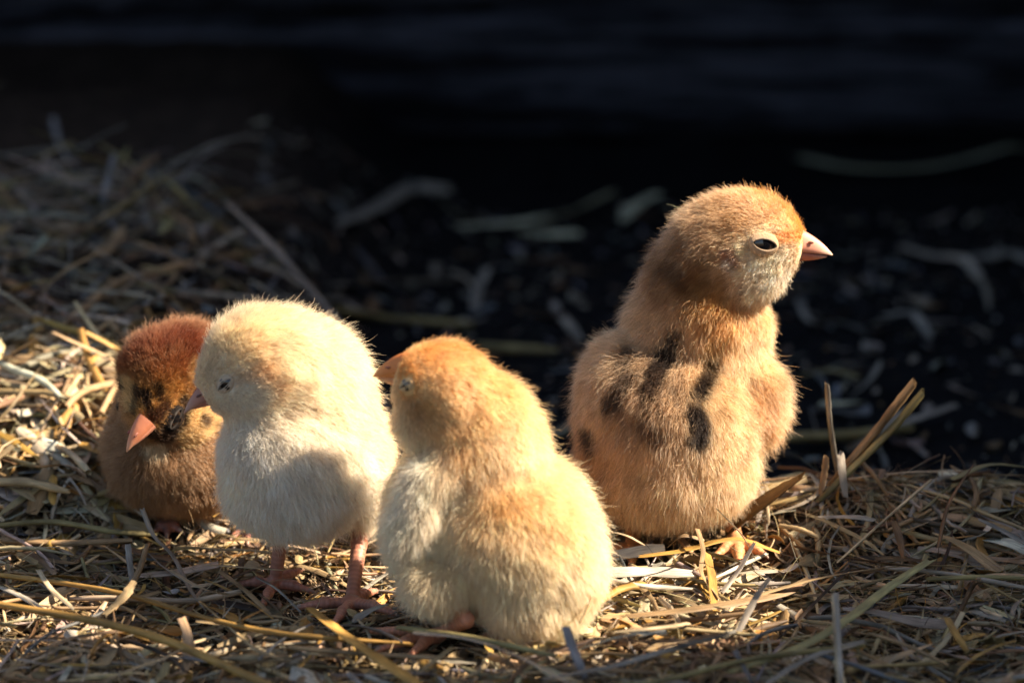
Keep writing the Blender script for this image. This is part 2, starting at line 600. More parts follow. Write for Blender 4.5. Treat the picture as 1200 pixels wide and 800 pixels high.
# ------------------------------------------------------------------ implicit bodies
def surface_nets(f, org, h):
    s = f < 0
    nx, ny, nz = f.shape
    cnt = np.zeros((nx - 1, ny - 1, nz - 1)); acc = np.zeros((nx - 1, ny - 1, nz - 1, 3))
    for ax in range(3):
        o1, o2 = [a for a in range(3) if a != ax]
        for a in (0, 1):
            for b in (0, 1):
                st = [0, 0, 0]; st[o1] = a; st[o2] = b
                en = list(st); en[ax] = 1
                f0 = f[st[0]:nx - 1 + st[0], st[1]:ny - 1 + st[1], st[2]:nz - 1 + st[2]]
                f1 = f[en[0]:nx - 1 + en[0], en[1]:ny - 1 + en[1], en[2]:nz - 1 + en[2]]
                m = (f0 < 0) != (f1 < 0)
                t = np.where(m, f0 / np.where(m, f0 - f1, 1), 0)
                cnt += m
                p = [m * st[0], m * st[1], m * st[2]]
                p[ax] = t
                for c in range(3):
                    acc[..., c] += p[c]
    act = cnt > 0
    vid = -np.ones(act.shape, np.int64)
    vid[act] = np.arange(act.sum())
    I = np.argwhere(act)
    V = org + h * (I + acc[act] / cnt[act][:, None])
    Fs = []
    for ax in range(3):
        o1, o2 = [(1, 2), (2, 0), (0, 1)][ax]
        sl0 = [slice(None)] * 3; sl1 = [slice(None)] * 3
        sl0[ax] = slice(0, -1); sl1[ax] = slice(1, None)
        a = s[tuple(sl0)]; b = s[tuple(sl1)]
        for flip in (False, True):
            m = (a & ~b) if not flip else (~a & b)
            E = np.argwhere(m)
            E = E[(E[:, o1] > 0) & (E[:, o2] > 0)]
            if not len(E): continue
            def g(d1, d2):
                q = E.copy(); q[:, o1] -= d1; q[:, o2] -= d2
                ok = (q < np.array(vid.shape)).all(1)
                q = np.minimum(q, np.array(vid.shape) - 1)
                return np.where(ok, vid[q[:, 0], q[:, 1], q[:, 2]], -1)
            quad = np.stack([g(1, 1), g(0, 1), g(0, 0), g(1, 0)], -1)
            if flip: quad = quad[:, ::-1]
            quad = quad[(quad >= 0).all(1)]
            Fs.append(quad)
    return V, np.concatenate(Fs)


def rotm(roll, yaw=0.0, pitch=0.0):
    """roll: lean to the right in the picture; yaw: turn about Z; pitch about X (degrees)"""
    r, y, p = [math.radians(a) for a in (roll, yaw, pitch)]
    R = np.array([[math.cos(r), 0, math.sin(r)], [0, 1, 0], [-math.sin(r), 0, math.cos(r)]])
    Z = np.array([[math.cos(y), -math.sin(y), 0], [math.sin(y), math.cos(y), 0], [0, 0, 1]])
    X = np.array([[1, 0, 0], [0, math.cos(p), -math.sin(p)], [0, math.sin(p), math.cos(p)]])
    return Z @ R @ X


class Ell:
    def __init__(self, Y0, px, py, dy, rx, ry, rz, inset=0.35, k=0.7, roll=0, yaw=0, pitch=0):
        Y = Y0 + dy
        s = ppc(Y)
        self.c = P(px, py, Y)
        self.r = np.maximum(np.array([rx, ry, rz]) / s - inset, 0.15)
        self.R = rotm(roll, yaw, pitch)
        self.k = k

    def d(self, p):
        q = (p - self.c) @ self.R
        k0 = np.linalg.norm(q / self.r, axis=-1)
        k1 = np.linalg.norm(q / (self.r ** 2), axis=-1) + 1e-9
        return k0 * (k0 - 1) / k1


class Cap:
    def __init__(self, a, b, ra, rb, k=0.12):
        self.a, self.b, self.ra, self.rb, self.k = np.asarray(a, float), np.asarray(b, float), ra, rb, k

    def d(self, p):
        ab = self.b - self.a
        t = np.clip(((p - self.a) @ ab) / (ab @ ab), 0, 1)
        return np.linalg.norm(p - self.a - t[..., None] * ab, axis=-1) - (self.ra + (self.rb - self.ra) * t)


def smin_eval(prims, p):
    out = None
    for q in prims:
        d = q.d(p)
        if out is None:
            out = d
        else:
            h = np.clip(0.5 + 0.5 * (out - d) / q.k, 0, 1)
            out = out * (1 - h) + d * h - q.k * h * (1 - h)
    return out


def mesh_from(prims, lo, hi, h, warp=None):
    ax = [np.arange(lo[i], hi[i] + h, h) for i in range(3)]
    g = np.stack(np.meshgrid(*ax, indexing='ij'), -1)
    f = smin_eval(prims, g.reshape(-1, 3))
    if warp is not None:
        f = f + warp(g.reshape(-1, 3))
    f = f.reshape(g.shape[:3])
    return surface_nets(f, np.array([a[0] for a in ax]), h)


def grad(prims, p, e=0.02):
    n = np.stack([smin_eval(prims, p + d) - smin_eval(prims, p - d) for d in np.eye(3) * e], -1)
    return n / (np.linalg.norm(n, axis=-1, keepdims=True) + 1e-9)


def hit(prims, px, py):
    d = ray(px, py)
    d = d / np.linalg.norm(d)
    t = 55.0
    for _ in range(120):
        s = float(smin_eval(prims, (CAM + d * t)[None])[0])
        t += s * 0.8
        if s < 0.003: break
        if t > 140: break
    if s >= 0.05:                      # grazed past: nearest approach instead
        ts = np.linspace(60, 110, 900)
        q = smin_eval(prims, CAM + d * ts[:, None])
        t = ts[int(np.argmin(q))]
    return CAM + d * t


def unit(v):
    v = np.asarray(v, float)
    return v / (np.linalg.norm(v) + 1e-12)


def frame(direction, up):
    f = unit(direction)
    s = unit(np.cross(f, up))
    u = np.cross(s, f)
    return f, s, u


# ------------------------------------------------------------------ small anatomy
def mandible(base, d, up, length, w0, h0, droop, lower, cols):
    f, s, u = frame(d, up)
    nt, na = 18, 18
    V = []; C = []
    for i in range(nt):
        t = i / (nt - 1)
        tt = min(t, 0.995)
        w = w0 * (1 - tt ** 1.5) ** 0.85 * (1 - 0.15 * tt) + 0.012
        h = h0 * (1 - tt ** 1.6) ** 0.85 + 0.012
        c = base + f * (length * t) - u * (droop * t ** 2.2 * (1 if not lower else -0.3))
        for j in range(na):
            a = 2 * math.pi * j / na
            x = math.cos(a); z = math.sin(a)
            if not lower:
                zz = z * h if z > 0 else z * 0.16 * h
                x = x * (1 - 0.22 * max(z, 0) ** 2)
            else:
                zz = z * h if z < 0 else z * 0.10 * h
            V.append(c + s * (w * x) + u * zz)
            k = sstep(0.55, 0.95, t)
            k2 = sstep(0.35, 0.0, t)
            side = max(0.0, -z) if not lower else 0.3
            col = np.array(cols[0]) * (1 - k) + np.array(cols[1]) * k
            col = col * (1 - 0.5 * k2) + np.array(cols[2]) * 0.5 * k2
            C.append(col)
    idx = np.arange(nt * na).reshape(nt, na)
    nx = np.roll(idx, -1, 1)
    F = np.stack([idx[:-1], nx[:-1], nx[1:], idx[1:]], -1).reshape(-1, 4)
    cap = np.array([[idx[-1, j], idx[-1, j + 1], idx[-1, na - 2 - j], idx[-1, na - 1 - j]] for j in range(na // 2 - 1)])
    return np.array(V), np.concatenate([F, cap]), np.array(C)


def ellipsoid(c, f, s, u, r, n=14, m=20):
    th = np.linspace(0.02, math.pi - 0.02, n)
    ph = np.linspace(0, 2 * math.pi, m, endpoint=False)
    T, H = np.meshgrid(th, ph, indexing='ij')
    V = c + (np.cos(T) * r[0])[..., None] * f + (np.sin(T) * np.cos(H) * r[1])[..., None] * s + (np.sin(T) * np.sin(H) * r[2])[..., None] * u
    idx = np.arange(n * m).reshape(n, m)
    nx = np.roll(idx, -1, 1)
    F = np.stack([idx[:-1], nx[:-1], nx[1:], idx[1:]], -1).reshape(-1, 4)
    return V.reshape(-1, 3), F


def eyelids(c, nrm, s, u, a, b_up, b_lo, bulge, lid, rim, ring=1.0):
    """ring of skin from an almond opening out to the down, puffed like a lid"""
    na, nr = 40, 9
    V = []; C = []
    for j in range(na):
        th = 2 * math.pi * j / na
        x = math.cos(th); z = math.sin(th)
        al = abs(z) ** 1.35
        inner = np.array([a * x, (b_up if z > 0 else b_lo) * (al if z > 0 else -al)])
        outer = np.array([a * 1.36 * ring * x, a * 1.12 * ring * z])
        for i in range(nr):
            t = i / (nr - 1)
            p2 = inner * (1 - t) + outer * t
            r2 = (p2[0] / (a * 1.6)) ** 2 + (p2[1] / (a * 1.35)) ** 2
            hgt = bulge * math.sqrt(max(0.0, 1 - 0.9 * r2)) + 0.10 * a * math.exp(-((t - 0.2) / 0.15) ** 2) - 0.10 * sstep(0.6, 1.0, t) - 0.02 * (t < 0.01)
            hgt += 0.010 * math.sin(t * 19)
            V.append(c + s * p2[0] + u * p2[1] + nrm * hgt)
            k = math.exp(-((t - 0.14) / 0.12) ** 2) * (0.35 + 0.65 * max(0.0, z))
            col = np.array(lid) * (1 - k) + np.array(rim) * k
            if i == 0: col = np.array((0.02, 0.016, 0.014))
            C.append(col)
    idx = np.arange(na * nr).reshape(na, nr)
    nx = np.roll(idx, -1, 0)
    F = np.stack([idx[:, :-1], nx[:, :-1], nx[:, 1:], idx[:, 1:]], -1).reshape(-1, 4)
    return np.array(V), F, np.array(C)


# ------------------------------------------------------------------ the chick
HAIR_GAMMA = 1.12
def down(name, parent, org, V, F, prims, colf, lenf, flowf, density, lift=0.42, seed=0, keepf=None, rad=0.0075, wild=0.22, sp_mottle=0.08, duo=0.4):
    r = np.random.default_rng(seed)
    T = np.concatenate([F[:, [0, 1, 2]], F[:, [0, 2, 3]]])
    A, B, C = V[T[:, 0]], V[T[:, 1]], V[T[:, 2]]
    ar = np.linalg.norm(np.cross(B - A, C - A), axis=1) / 2
    n = int(ar.sum() * density)
    i = r.choice(len(T), n, p=ar / ar.sum())
    u, v = r.random(n), r.random(n)
    m = u + v > 1
    u[m], v[m] = 1 - u[m], 1 - v[m]
    R = A[i] + (B - A)[i] * u[:, None] + (C - A)[i] * v[:, None]
    if keepf is not None:
        R = R[keepf(R)]
    n = len(R)
    nr = grad(prims, R)
    fl = flowf(R)
    # slow swirls that part the down into tufts
    for a in range(3):
        fl[:, a] += 0.32 * noise3(R * 1.5, 40 + a + seed) + 0.22 * noise3(R * 3.7, 50 + a + seed)
    fl = fl - nr * (fl * nr).sum(1, keepdims=True)
    fl /= np.linalg.norm(fl, axis=1, keepdims=True) + 1e-6
    Ls = lenf(R) * (0.50 + 0.52 * r.random(n) + 0.28 * (r.random(n) > 0.96)) * (1 + 0.22 * noise3(R * 2.6, 7 + seed) + 0.15 * noise3(R * 6.0, 8 + seed))
    lf = np.clip(lift + 0.16 * noise3(R * 2.1, 90 + seed) + 0.10 * r.standard_normal(n), 0.12, 0.95)[:, None]
    d0 = nr * lf + fl * (1 - lf) + wild * r.standard_normal((n, 3)) * 0.6
    d0 /= np.linalg.norm(d0, axis=1, keepdims=True)
    d1 = d0 * 0.75 + fl * 0.35 + np.array([0, 0, -0.10]) + wild * 0.9 * r.standard_normal((n, 3))
    d1 /= np.linalg.norm(d1, axis=1, keepdims=True)
    K = 6
    t = np.linspace(0, 1, K)
    pts = R[:, None] + Ls[:, None, None] * (d0[:, None] * (t - 0.5 * t * t)[None, :, None] + d1[:, None] * (0.5 * t * t)[None, :, None])
    # clumping: pull tips towards the mean tip of a warped cell
    cell = 0.17
    wp = R + 0.09 * np.stack([noise3(R * 4, 61), noise3(R * 4, 62), noise3(R * 4, 63)], -1)
    key = np.floor(wp / cell + r.random(3) * 10).astype(np.int64)
    kk = (key[:, 0] * 73856093) ^ (key[:, 1] * 19349663) ^ (key[:, 2] * 83492791)
    uq, inv = np.unique(kk, return_inverse=True)
    c = np.bincount(inv, minlength=len(uq))
    tip = pts[:, -1]
    mt = np.stack([np.bincount(inv, tip[:, a], len(uq)) / c for a in range(3)], -1)[inv]
    amt = (0.34 * (0.5 + 0.9 * r.random(len(uq)))[inv] * (r.random(n) > 0.22))[:, None, None]
    pts = pts + (mt - tip)[:, None] * amt * (t ** 1.4)[None, :, None]
    # fine wobble
    pts[:, 1:] += 0.018 * r.standard_normal((n, K - 1, 3)) * t[None, 1:, None]
    cs = []
    jit = 0.045 * r.standard_normal((n, 3))
    for kq in (1, 3, 5):
        tg = pts[:, kq] - R + jit
        cs.append(colf(R + tg - nr * (tg * nr).sum(1, keepdims=True)) ** HAIR_GAMMA)
    br = (1 + 0.10 * r.standard_normal((n, 1))) * (1 + 0.08 * (r.random(len(uq))[inv] - 0.5))[:, None]
    cc = np.stack([cs[0], cs[0], cs[0] * 0.5 + cs[1] * 0.5, cs[1], cs[1] * 0.5 + cs[2] * 0.5, cs[2]], 1)
    mot = 1 + sp_mottle * noise3(R * 3.1, 33 + seed) + 0.6 * sp_mottle * noise3(R * 7.0, 34 + seed)
    dw = np.clip(0.5 + 0.9 * (r.random(len(uq))[inv] - 0.5) + 0.9 * (r.random(n) - 0.5), 0, 1)[:, None]
    tone = np.array([0.66, 0.58, 0.50]) * (1 - dw) + np.array([1.16, 1.18, 1.22]) * dw
    br = br * (1 + duo * (tone - 1))
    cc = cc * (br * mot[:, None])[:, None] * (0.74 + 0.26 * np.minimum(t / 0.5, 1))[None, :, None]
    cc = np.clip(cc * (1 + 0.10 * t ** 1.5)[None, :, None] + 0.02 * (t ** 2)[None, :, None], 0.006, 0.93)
    rd = rad * (0.75 + 0.5 * r.random((n, 1))) * np.interp(t, [0, 0.5, 1], [1.0, 0.85, 0.22])[None]
    cu = bpy.data.hair_curves.new(name)
    cu.add_curves([K] * n)
    cu.attributes['position'].data.foreach_set('vector', ((pts - org) * U).astype(np.float32).ravel())
    ra = cu.attributes.get('radius') or cu.attributes.new('radius', 'FLOAT', 'POINT')
    ra.data.foreach_set('value', (rd * U).astype(np.float32).ravel())
    ca = cu.attributes.new('col', 'FLOAT_COLOR', 'POINT')
    ca.data.foreach_set('color', np.concatenate([cc, np.ones((n, K, 1))], -1).astype(np.float32).ravel())
    cu.materials.append(M_FUR)
    o = bpy.data.objects.new(name, cu)
    COL.objects.link(o)
    o.parent = parent
    return o


def make_chick(sp):
    Y0 = sp['Y0']
    prims = [Ell(Y0, *a[:6], **(a[6] if len(a) > 6 else {})) for a in sp['body']]
    root_p = np.array(sp['root'], float)
    root = empty('chick', root_p)
    tag(root, sp['label'], 'chick', 'chicks on the straw')
    lo = np.min([p.c - p.r.max() - 0.4 for p in prims], 0)
    hi = np.max([p.c + p.r.max() + 0.4 for p in prims], 0)
    V, F = mesh_from(prims, lo, hi, 0.13)
    BODIES.append(lambda p, q=prims: smin_eval(q, p) - 0.12)
    # markings: strokes of colour set on the body in its own space
    strokes = []
    for pts, sig, colr, st, rag in sp['marks']:
        H = np.array([hit(prims, *q) for q in pts])
        if len(H) > 1:
            tt = np.linspace(0, len(H) - 1, max(2, 5 * (len(H) - 1)))
            H = np.stack([np.interp(tt, np.arange(len(H)), H[:, a]) for a in range(3)], -1)
        strokes.append((H, sig / ppc(Y0), np.array(colr), st, rag))
    base = np.array(sp['base'])

    def colf(p):
        c = np.repeat(base[None], len(p), 0)
        ng = noise3(p * 5.0, 12)
        ng2 = noise3(p * 11.0, 13)
        for H, sg, cl, st, rag in strokes:
            d2 = np.full(len(p), 1e9)
            for h_ in H:
                d2 = np.minimum(d2, ((p - h_) ** 2).sum(1))
            w = np.exp(-d2 / (2 * sg * sg))
            if sg < 0.36:
                w = min(st, 1.0) * np.clip((w * (1 + rag * (0.5 * ng + 0.7 * ng2)) - 0.30) / 0.20, 0, 1)[:, None]
            else:
                w = np.clip(st * w * (1 + rag * ng), 0, 1)[:, None]
            c = c * (1 - w) + cl * w
        return np.clip(c, 0.01, 0.93)

    bk = sp['beak']
    bb = P(bk['base'][0], bk['base'][1], Y0 + bk['dy'])
    bt = P(bk['tip'][0], bk['tip'][1], Y0 + bk['dy'] + bk['dtip'])
    bdir = unit(bt - bb); blen = np.linalg.norm(bt - bb)
    s_ = ppc(Y0)
    upb = np.array(bk.get('up', (0, 0, 1)), float)
    eyes = []
    for e in sp['eyes']:
        c = hit(prims, *e['px']) if 'px' in e else None
        nrm = grad(prims, c[None])[0]
        eyes.append((c, nrm, e))
        if e.get('mirror'):                      # the other side of the head, out of view
            hc = prims[sp['head']].c
            f, s, u = frame(bb - hc, upb)
            c2 = c - 2 * s * np.dot(c - hc, s)
            if e['mirror'] == 'depth':
                c2 = np.array([c[0], 2 * bb[1] - c[1] + 0.6, c[2]])
            c2 = c2 + np.array([0, e.get('back', 0.0), 0])
            for _ in range(20):
                n2 = grad(prims, c2[None])[0]
                c2 = c2 - n2 * float(smin_eval(prims, c2[None])[0])
            eyes.append((c2, grad(prims, c2[None])[0], e))
    anchors = np.array([bb] + [c for c, _, _ in eyes])

    def lenf(p):
        d = np.min(np.linalg.norm(p[:, None] - anchors[None], axis=2), axis=1)
        db = np.linalg.norm(p - bb, axis=1)
        L = 0.20 + (sp['len'][0] - 0.20) * sstep(0.35, 1.5, d)
        L = L + (sp['len'][1] - sp['len'][0]) * sstep(1.8, 4.2, db)
        return L

    fx = np.array(sp.get('flow', (0, 0, -0.35)))
    flows = [(hit(prims, *q), np.array(v, float), sg / s_) for q, v, sg in sp.get('flows', [])]

    def flowf(p):
        d = p - bb
        d /= np.linalg.norm(d, axis=1, keepdims=True) + 1e-6
        db = np.linalg.norm(p - bb, axis=1)
        f = d + fx * sstep(1.5, 3.5, db)[:, None]
        for c, v, sg in flows:
            w = np.exp(-((p - c) ** 2).sum(1) / (2 * sg * sg))[:, None]
            f = f * (1 - w) + v * w
        return f

    def keepf(p):
        ok = np.ones(len(p), bool)
        for c, n_, e in eyes:
            ok &= np.linalg.norm(p - c, axis=1) > e['a'] / s_ * e.get('bare', 1.0)
        q = p - bb
        al = q @ bdir
        rr = np.linalg.norm(q - al[:, None] * bdir, axis=1)
        ok &= ~((al > -0.1) & (rr < 0.45 * bk['h'] / s_))
        return ok

    bcol = np.clip(colf(V) * 0.85, 0, 1)
    mesh_obj('body', V, F, M_SKIN, origin=root_p, parent=root, attrs={'col': ('FLOAT_COLOR', bcol)})
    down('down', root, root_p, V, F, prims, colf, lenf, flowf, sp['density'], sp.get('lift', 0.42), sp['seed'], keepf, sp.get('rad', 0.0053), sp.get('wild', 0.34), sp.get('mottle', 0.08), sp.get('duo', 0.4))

    # beak
    w0, h0 = bk['w'] / s_ / 2, bk['h'] / s_
    f, s, u = frame(bdir, upb)
    bv, bf, bc = mandible(bb - bdir * 0.22, bdir, upb, blen + 0.22, w0, h0 * 0.64, bk.get('droop', 0.16), False, bk['cols'])
    beak = mesh_obj('beak', bv, bf, M_HORN, origin=root_p, parent=root, attrs={'col': ('FLOAT_COLOR', bc)})
    lv, lf_, lc = mandible(bb - bdir * 0.22 - u * 0.04, unit(bdir - u * bk.get('gape', 0.05)), upb, (blen + 0.22) * 0.9, w0 * 0.9, h0 * 0.36, 0.02, True, bk['cols_low'])
    mesh_obj('lower_mandible', lv, lf_, M_HORN, origin=root_p, parent=beak, attrs={'col': ('FLOAT_COLOR', lc)})
    for sd in (1, -1):
        nc = bb + bdir * (0.40 * blen) + s * sd * w0 * 0.60 + u * h0 * 0.26
        nv, nf = ellipsoid(nc, bdir, unit(s * sd + u * 0.6), u, (0.085, 0.03, 0.042))
        mesh_obj('nostril', nv, nf, M_HORN, origin=root_p, parent=beak, attrs={'col': ('FLOAT_COLOR', np.repeat(np.array([bk['nostril']]), len(nv), 0))})

    # eyes
    for c, n_, e in eyes:
        fw = unit(bdir - n_ * np.dot(bdir, n_))
        tl = math.radians(e.get('tilt', 0))
        uu = unit(np.cross(n_, fw))
        if np.dot(uu, upb) < 0: uu = -uu
        ss = fw * math.cos(tl) + uu * math.sin(tl)
        uu = unit(np.cross(n_, ss));
        if np.dot(uu, upb) < 0: uu = -uu
        a = e['a'] / s_
        cb = c + n_ * (e.get('out', 0.02))
        ev, ef = ellipsoid(cb - n_ * 0.02, n_, ss, uu, (a * 0.34, a * 0.98, a * 0.9), 16, 24)
        q = (ev - cb) @ np.stack([ss, uu], 1)
        rr = np.linalg.norm(q, axis=1) / a
        ec = np.where((rr < 0.55)[:, None], np.array([0.004, 0.004, 0.005])[None], np.array([0.03, 0.018, 0.012])[None])
        if 'ball' in e: ec = np.repeat(np.array([e['ball']]), len(ev), 0)
        eye = mesh_obj('eye', ev, ef, M_EYE, origin=root_p, parent=root, attrs={'col': ('FLOAT_COLOR', ec)})
        lv, lf_, lc = eyelids(cb, n_, ss, uu, a, a * e['up'], a * e['lo'], a * e.get('bulge', 0.30), e['lid'], e['rim'], e.get('ring', 1.0))
        mesh_obj('eyelid', lv, lf_, M_LID, origin=root_p, parent=eye, attrs={'col': ('FLOAT_COLOR', lc)})

    # legs
    for lg in sp['legs']:
        pr = []
        top, hock, foot = [np.asarray(q, float) for q in lg['bones']]
        r0 = lg.get('r', 0.19)
        pr.append(Cap(top, hock, r0 * 1.25, r0 * 1.15))
        pr.append(Cap(hock, foot, r0 * 1.12, r0 * 0.95))
        for tp in lg['toes']:
            tp = np.asarray(tp, float)
            mid = foot * 0.5 + tp * 0.5 + np.array([0, 0, 0.07])
            pr.append(Cap(foot, mid, r0 * 0.85, r0 * 0.72))
            pr.append(Cap(mid, tp, r0 * 0.74, r0 * 0.42))
        al = np.array([q for c in pr for q in (c.a, c.b)])
        BODIES.append(lambda p, q=pr: smin_eval(q, p) - 0.10)
        near = foot + np.array([0, -0.6, 0.1])
        if sp.get('bare_feet', True): BODIES.append(lambda p, q=near: np.linalg.norm((p - q) / np.array([1.0, 0.8, 0.55]), axis=-1) - 0.9)
        def scutes(p, ft=foot, hk=hock):
            d = np.linalg.norm(p - ft, axis=1)
            return 0.012 * np.sin(d * 42) + 0.01 * noise3(p * 9, 4)
        v, f_ = mesh_from(pr, al.min(0) - 0.4, al.max(0) + 0.4, 0.055, scutes)
        d = np.linalg.norm(v - foot, axis=1)
        lc = np.array(lg['col'])[None] * (0.9 + 0.14 * np.sin(d * 42) + 0.14 * noise3(v * 4, 8))[:, None]
        lc = lc * (1 + 0.25 * sstep(0.5, 1.4, d))[:, None]
        leg = mesh_obj('leg', v, f_, M_LEG, origin=root_p, parent=root, attrs={'col': ('FLOAT_COLOR', np.clip(lc, 0, 1))})
        for tp in lg['toes']:
            tp = np.asarray(tp, float)
            dd = unit(tp - foot)
            t = np.linspace(0, 1, 6)
            pl = tp - dd * 0.05 + dd * (0.24 * t)[:, None] + np.array([0, 0, -0.10]) * (t ** 2)[:, None] + np.array([0, 0, 0.03])
            wv = (r0 * 0.36 * (1 - t) ** 0.7 + 0.004)
            cv, cf, _, _ = sweep(pl[None], wv[None], SEC_ROUND, np.zeros((1, 6)))
            mesh_obj('claw', cv, cf, M_HORN, origin=root_p, parent=leg, attrs={'col': ('FLOAT_COLOR', np.repeat(np.array([[0.35, 0.24, 0.17]]), len(cv), 0))})
    return root


def toes(foot, targets):
    return [G(px, py, 0.12) for px, py in targets]


# -------- the buff chick with dark back stripes, standing at the right
Y4 = 3.7
f4l, f4r = G(742, 640, 0.1), G(864, 636, 0.1)
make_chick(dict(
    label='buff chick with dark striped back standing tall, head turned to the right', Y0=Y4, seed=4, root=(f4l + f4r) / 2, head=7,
    body=[
        (788, 500, 0.0, 112, 118, 110), (778, 545, -0.3, 100, 100, 60), (738, 462, 0.0, 64, 84, 78), (846, 450, 0.7, 64, 76, 74),
        (889, 466, 0.1, 38, 52, 60, dict(k=0.28, roll=-6)),
        (836, 380, 0.6, 72, 68, 72, dict(inset=0.3)), (812, 338, 0.5, 60, 58, 60, dict(inset=0.25, k=0.9)), (878, 280, 0.2, 62, 58, 58, dict(inset=0.22, k=0.9)),
        (914, 288, 0.1, 34, 34, 36, dict(inset=0.14, k=0.5)), (884, 318, 0.0, 38, 40, 38, dict(inset=0.2, k=0.6)), (840, 286, 0.4, 54, 52, 50, dict(inset=0.24, k=0.9)), (780, 388, 0.5, 50, 60, 52, dict(k=0.8)),
        (790, 572, -1.4, 72, 52, 42), (842, 562, -0.2, 44, 46, 42, dict(k=0.45)), (728, 562, 0.2, 44, 50, 46, dict(k=0.5)),
    ],
    base=(0.86, 0.64, 0.39), mottle=0.18, density=1400, len=(0.54, 0.84), lift=0.40, duo=1.0,
    flow=(0.0, -0.5, -0.55),
    marks=[
        ([(700, 540), (690, 590), (720, 600)], 40, (0.66, 0.33, 0.10), 0.8, 0.2),  # left flank browned, its shaded side put into the colour
        ([(800, 470), (790, 560), (830, 600)], 50, (0.86, 0.68, 0.46), 0.8, 0.3),
        ([(850, 500), (860, 560)], 40, (0.86, 0.64, 0.34), 0.6, 0.2),
        ([(750, 440), (740, 480), (760, 505)], 40, (0.54, 0.35, 0.20), 0.65, 0.5),
        ([(715, 440), (700, 470)], 26, (0.72, 0.55, 0.36), 0.7, 0.4),
        ([(791, 394), (784, 412)], 6, (0.05, 0.028, 0.018), 0.9, 0.5), ([(780, 420), (770, 440), (760, 462)], 9.5, (0.028, 0.016, 0.010), 1.1, 0.45),
        ([(736, 448), (727, 464), (718, 478)], 8, (0.07, 0.04, 0.025), 0.9, 0.5), ([(738, 418), (730, 432)], 7, (0.12, 0.07, 0.04), 0.8, 0.5), ([(756, 505), (772, 515)], 7, (0.16, 0.085, 0.045), 0.8, 0.6),
        ([(834, 404), (836, 425), (830, 444), (818, 464)], 7.5, (0.025, 0.014, 0.009), 1.0, 0.35),
        ([(814, 488), (818, 504), (817, 518)], 9, (0.03, 0.018, 0.012), 1.0, 0.4),
        ([(697, 512), (700, 525)], 8, (0.06, 0.03, 0.018), 0.9, 0.5),
        ([(770, 470), (745, 490)], 18, (0.26, 0.15, 0.085), 0.55, 0.9),
        ([(765, 295), (780, 340), (810, 350), (800, 300), (830, 345)], 26, (0.36, 0.20, 0.085), 0.95, 0.35),
        ([(790, 322), (812, 338), (838, 342)], 11, (0.17, 0.085, 0.035), 0.7, 0.9),
        ([(845, 365), (875, 372), (850, 392), (885, 385)], 24, (0.86, 0.48, 0.15), 1.0, 0.3),
        ([(880, 225), (920, 240), (938, 268)], 20, (0.84, 0.42, 0.09), 0.95, 0.2),
        ([(835, 240), (860, 260)], 22, (0.62, 0.36, 0.14), 0.6, 0.5),
        ([(915, 305), (912, 335), (882, 318), (893, 345)], 19, (0.92, 0.82, 0.64), 1.0, 0.2),
        ([(868, 290), (885, 275), (905, 275)], 8, (0.85, 0.70, 0.48), 0.8, 0.3),
        ([(905, 280), (935, 275)], 6, (0.75, 0.36, 0.10), 0.7, 0.3),
        ([(880, 410), (890, 440)], 26, (0.90, 0.72, 0.46), 0.85, 0.2),  # upper chest paler, sun brightness put into the colour
        ([(853, 300), (856, 308)], 7, (0.52, 0.30, 0.20), 0.8, 0.3), ([(851, 309), (854, 314)], 4, (0.9, 0.8, 0.66), 0.9, 0.3),
        ([(895, 470), (900, 500)], 20, (0.80, 0.48, 0.22), 0.7, 0.2),
    ],
    flows=[((850, 480), (0.25, -0.1, -1.0), 60), ((890, 470), (0.3, -0.3, -1.0), 40)],
    beak=dict(base=(931, 290), tip=(976, 295), dy=0.0, dtip=-0.1, w=30, h=38, droop=0.10, gape=0.10, nostril=(0.30, 0.14, 0.10),
              cols=((0.60, 0.27, 0.18), (0.72, 0.46, 0.33), (0.60, 0.33, 0.22)), cols_low=((0.50, 0.18, 0.12), (0.60, 0.34, 0.24), (0.54, 0.24, 0.16))),
    eyes=[dict(px=(895, 286), a=14, up=0.36, lo=0.40, tilt=-5, bare=0.66, bulge=0.25, lid=(0.44, 0.30, 0.18), rim=(0.42, 0.33, 0.24), mirror=True)],
    legs=[dict(bones=(P(742, 585, Y4 + 0.3), P(742, 612, Y4 + 0.2), f4l), r=0.23, col=(0.52, 0.22, 0.08), toes=toes(f4l, [(712, 652), (740, 664), (772, 652)])),
          dict(bones=(P(842, 575, Y4 - 0.1), P(852, 600, Y4 - 0.2), f4r), r=0.23, col=(0.56, 0.26, 0.11), toes=toes(f4r, [(838, 652), (866, 662), (896, 650)]))],
))

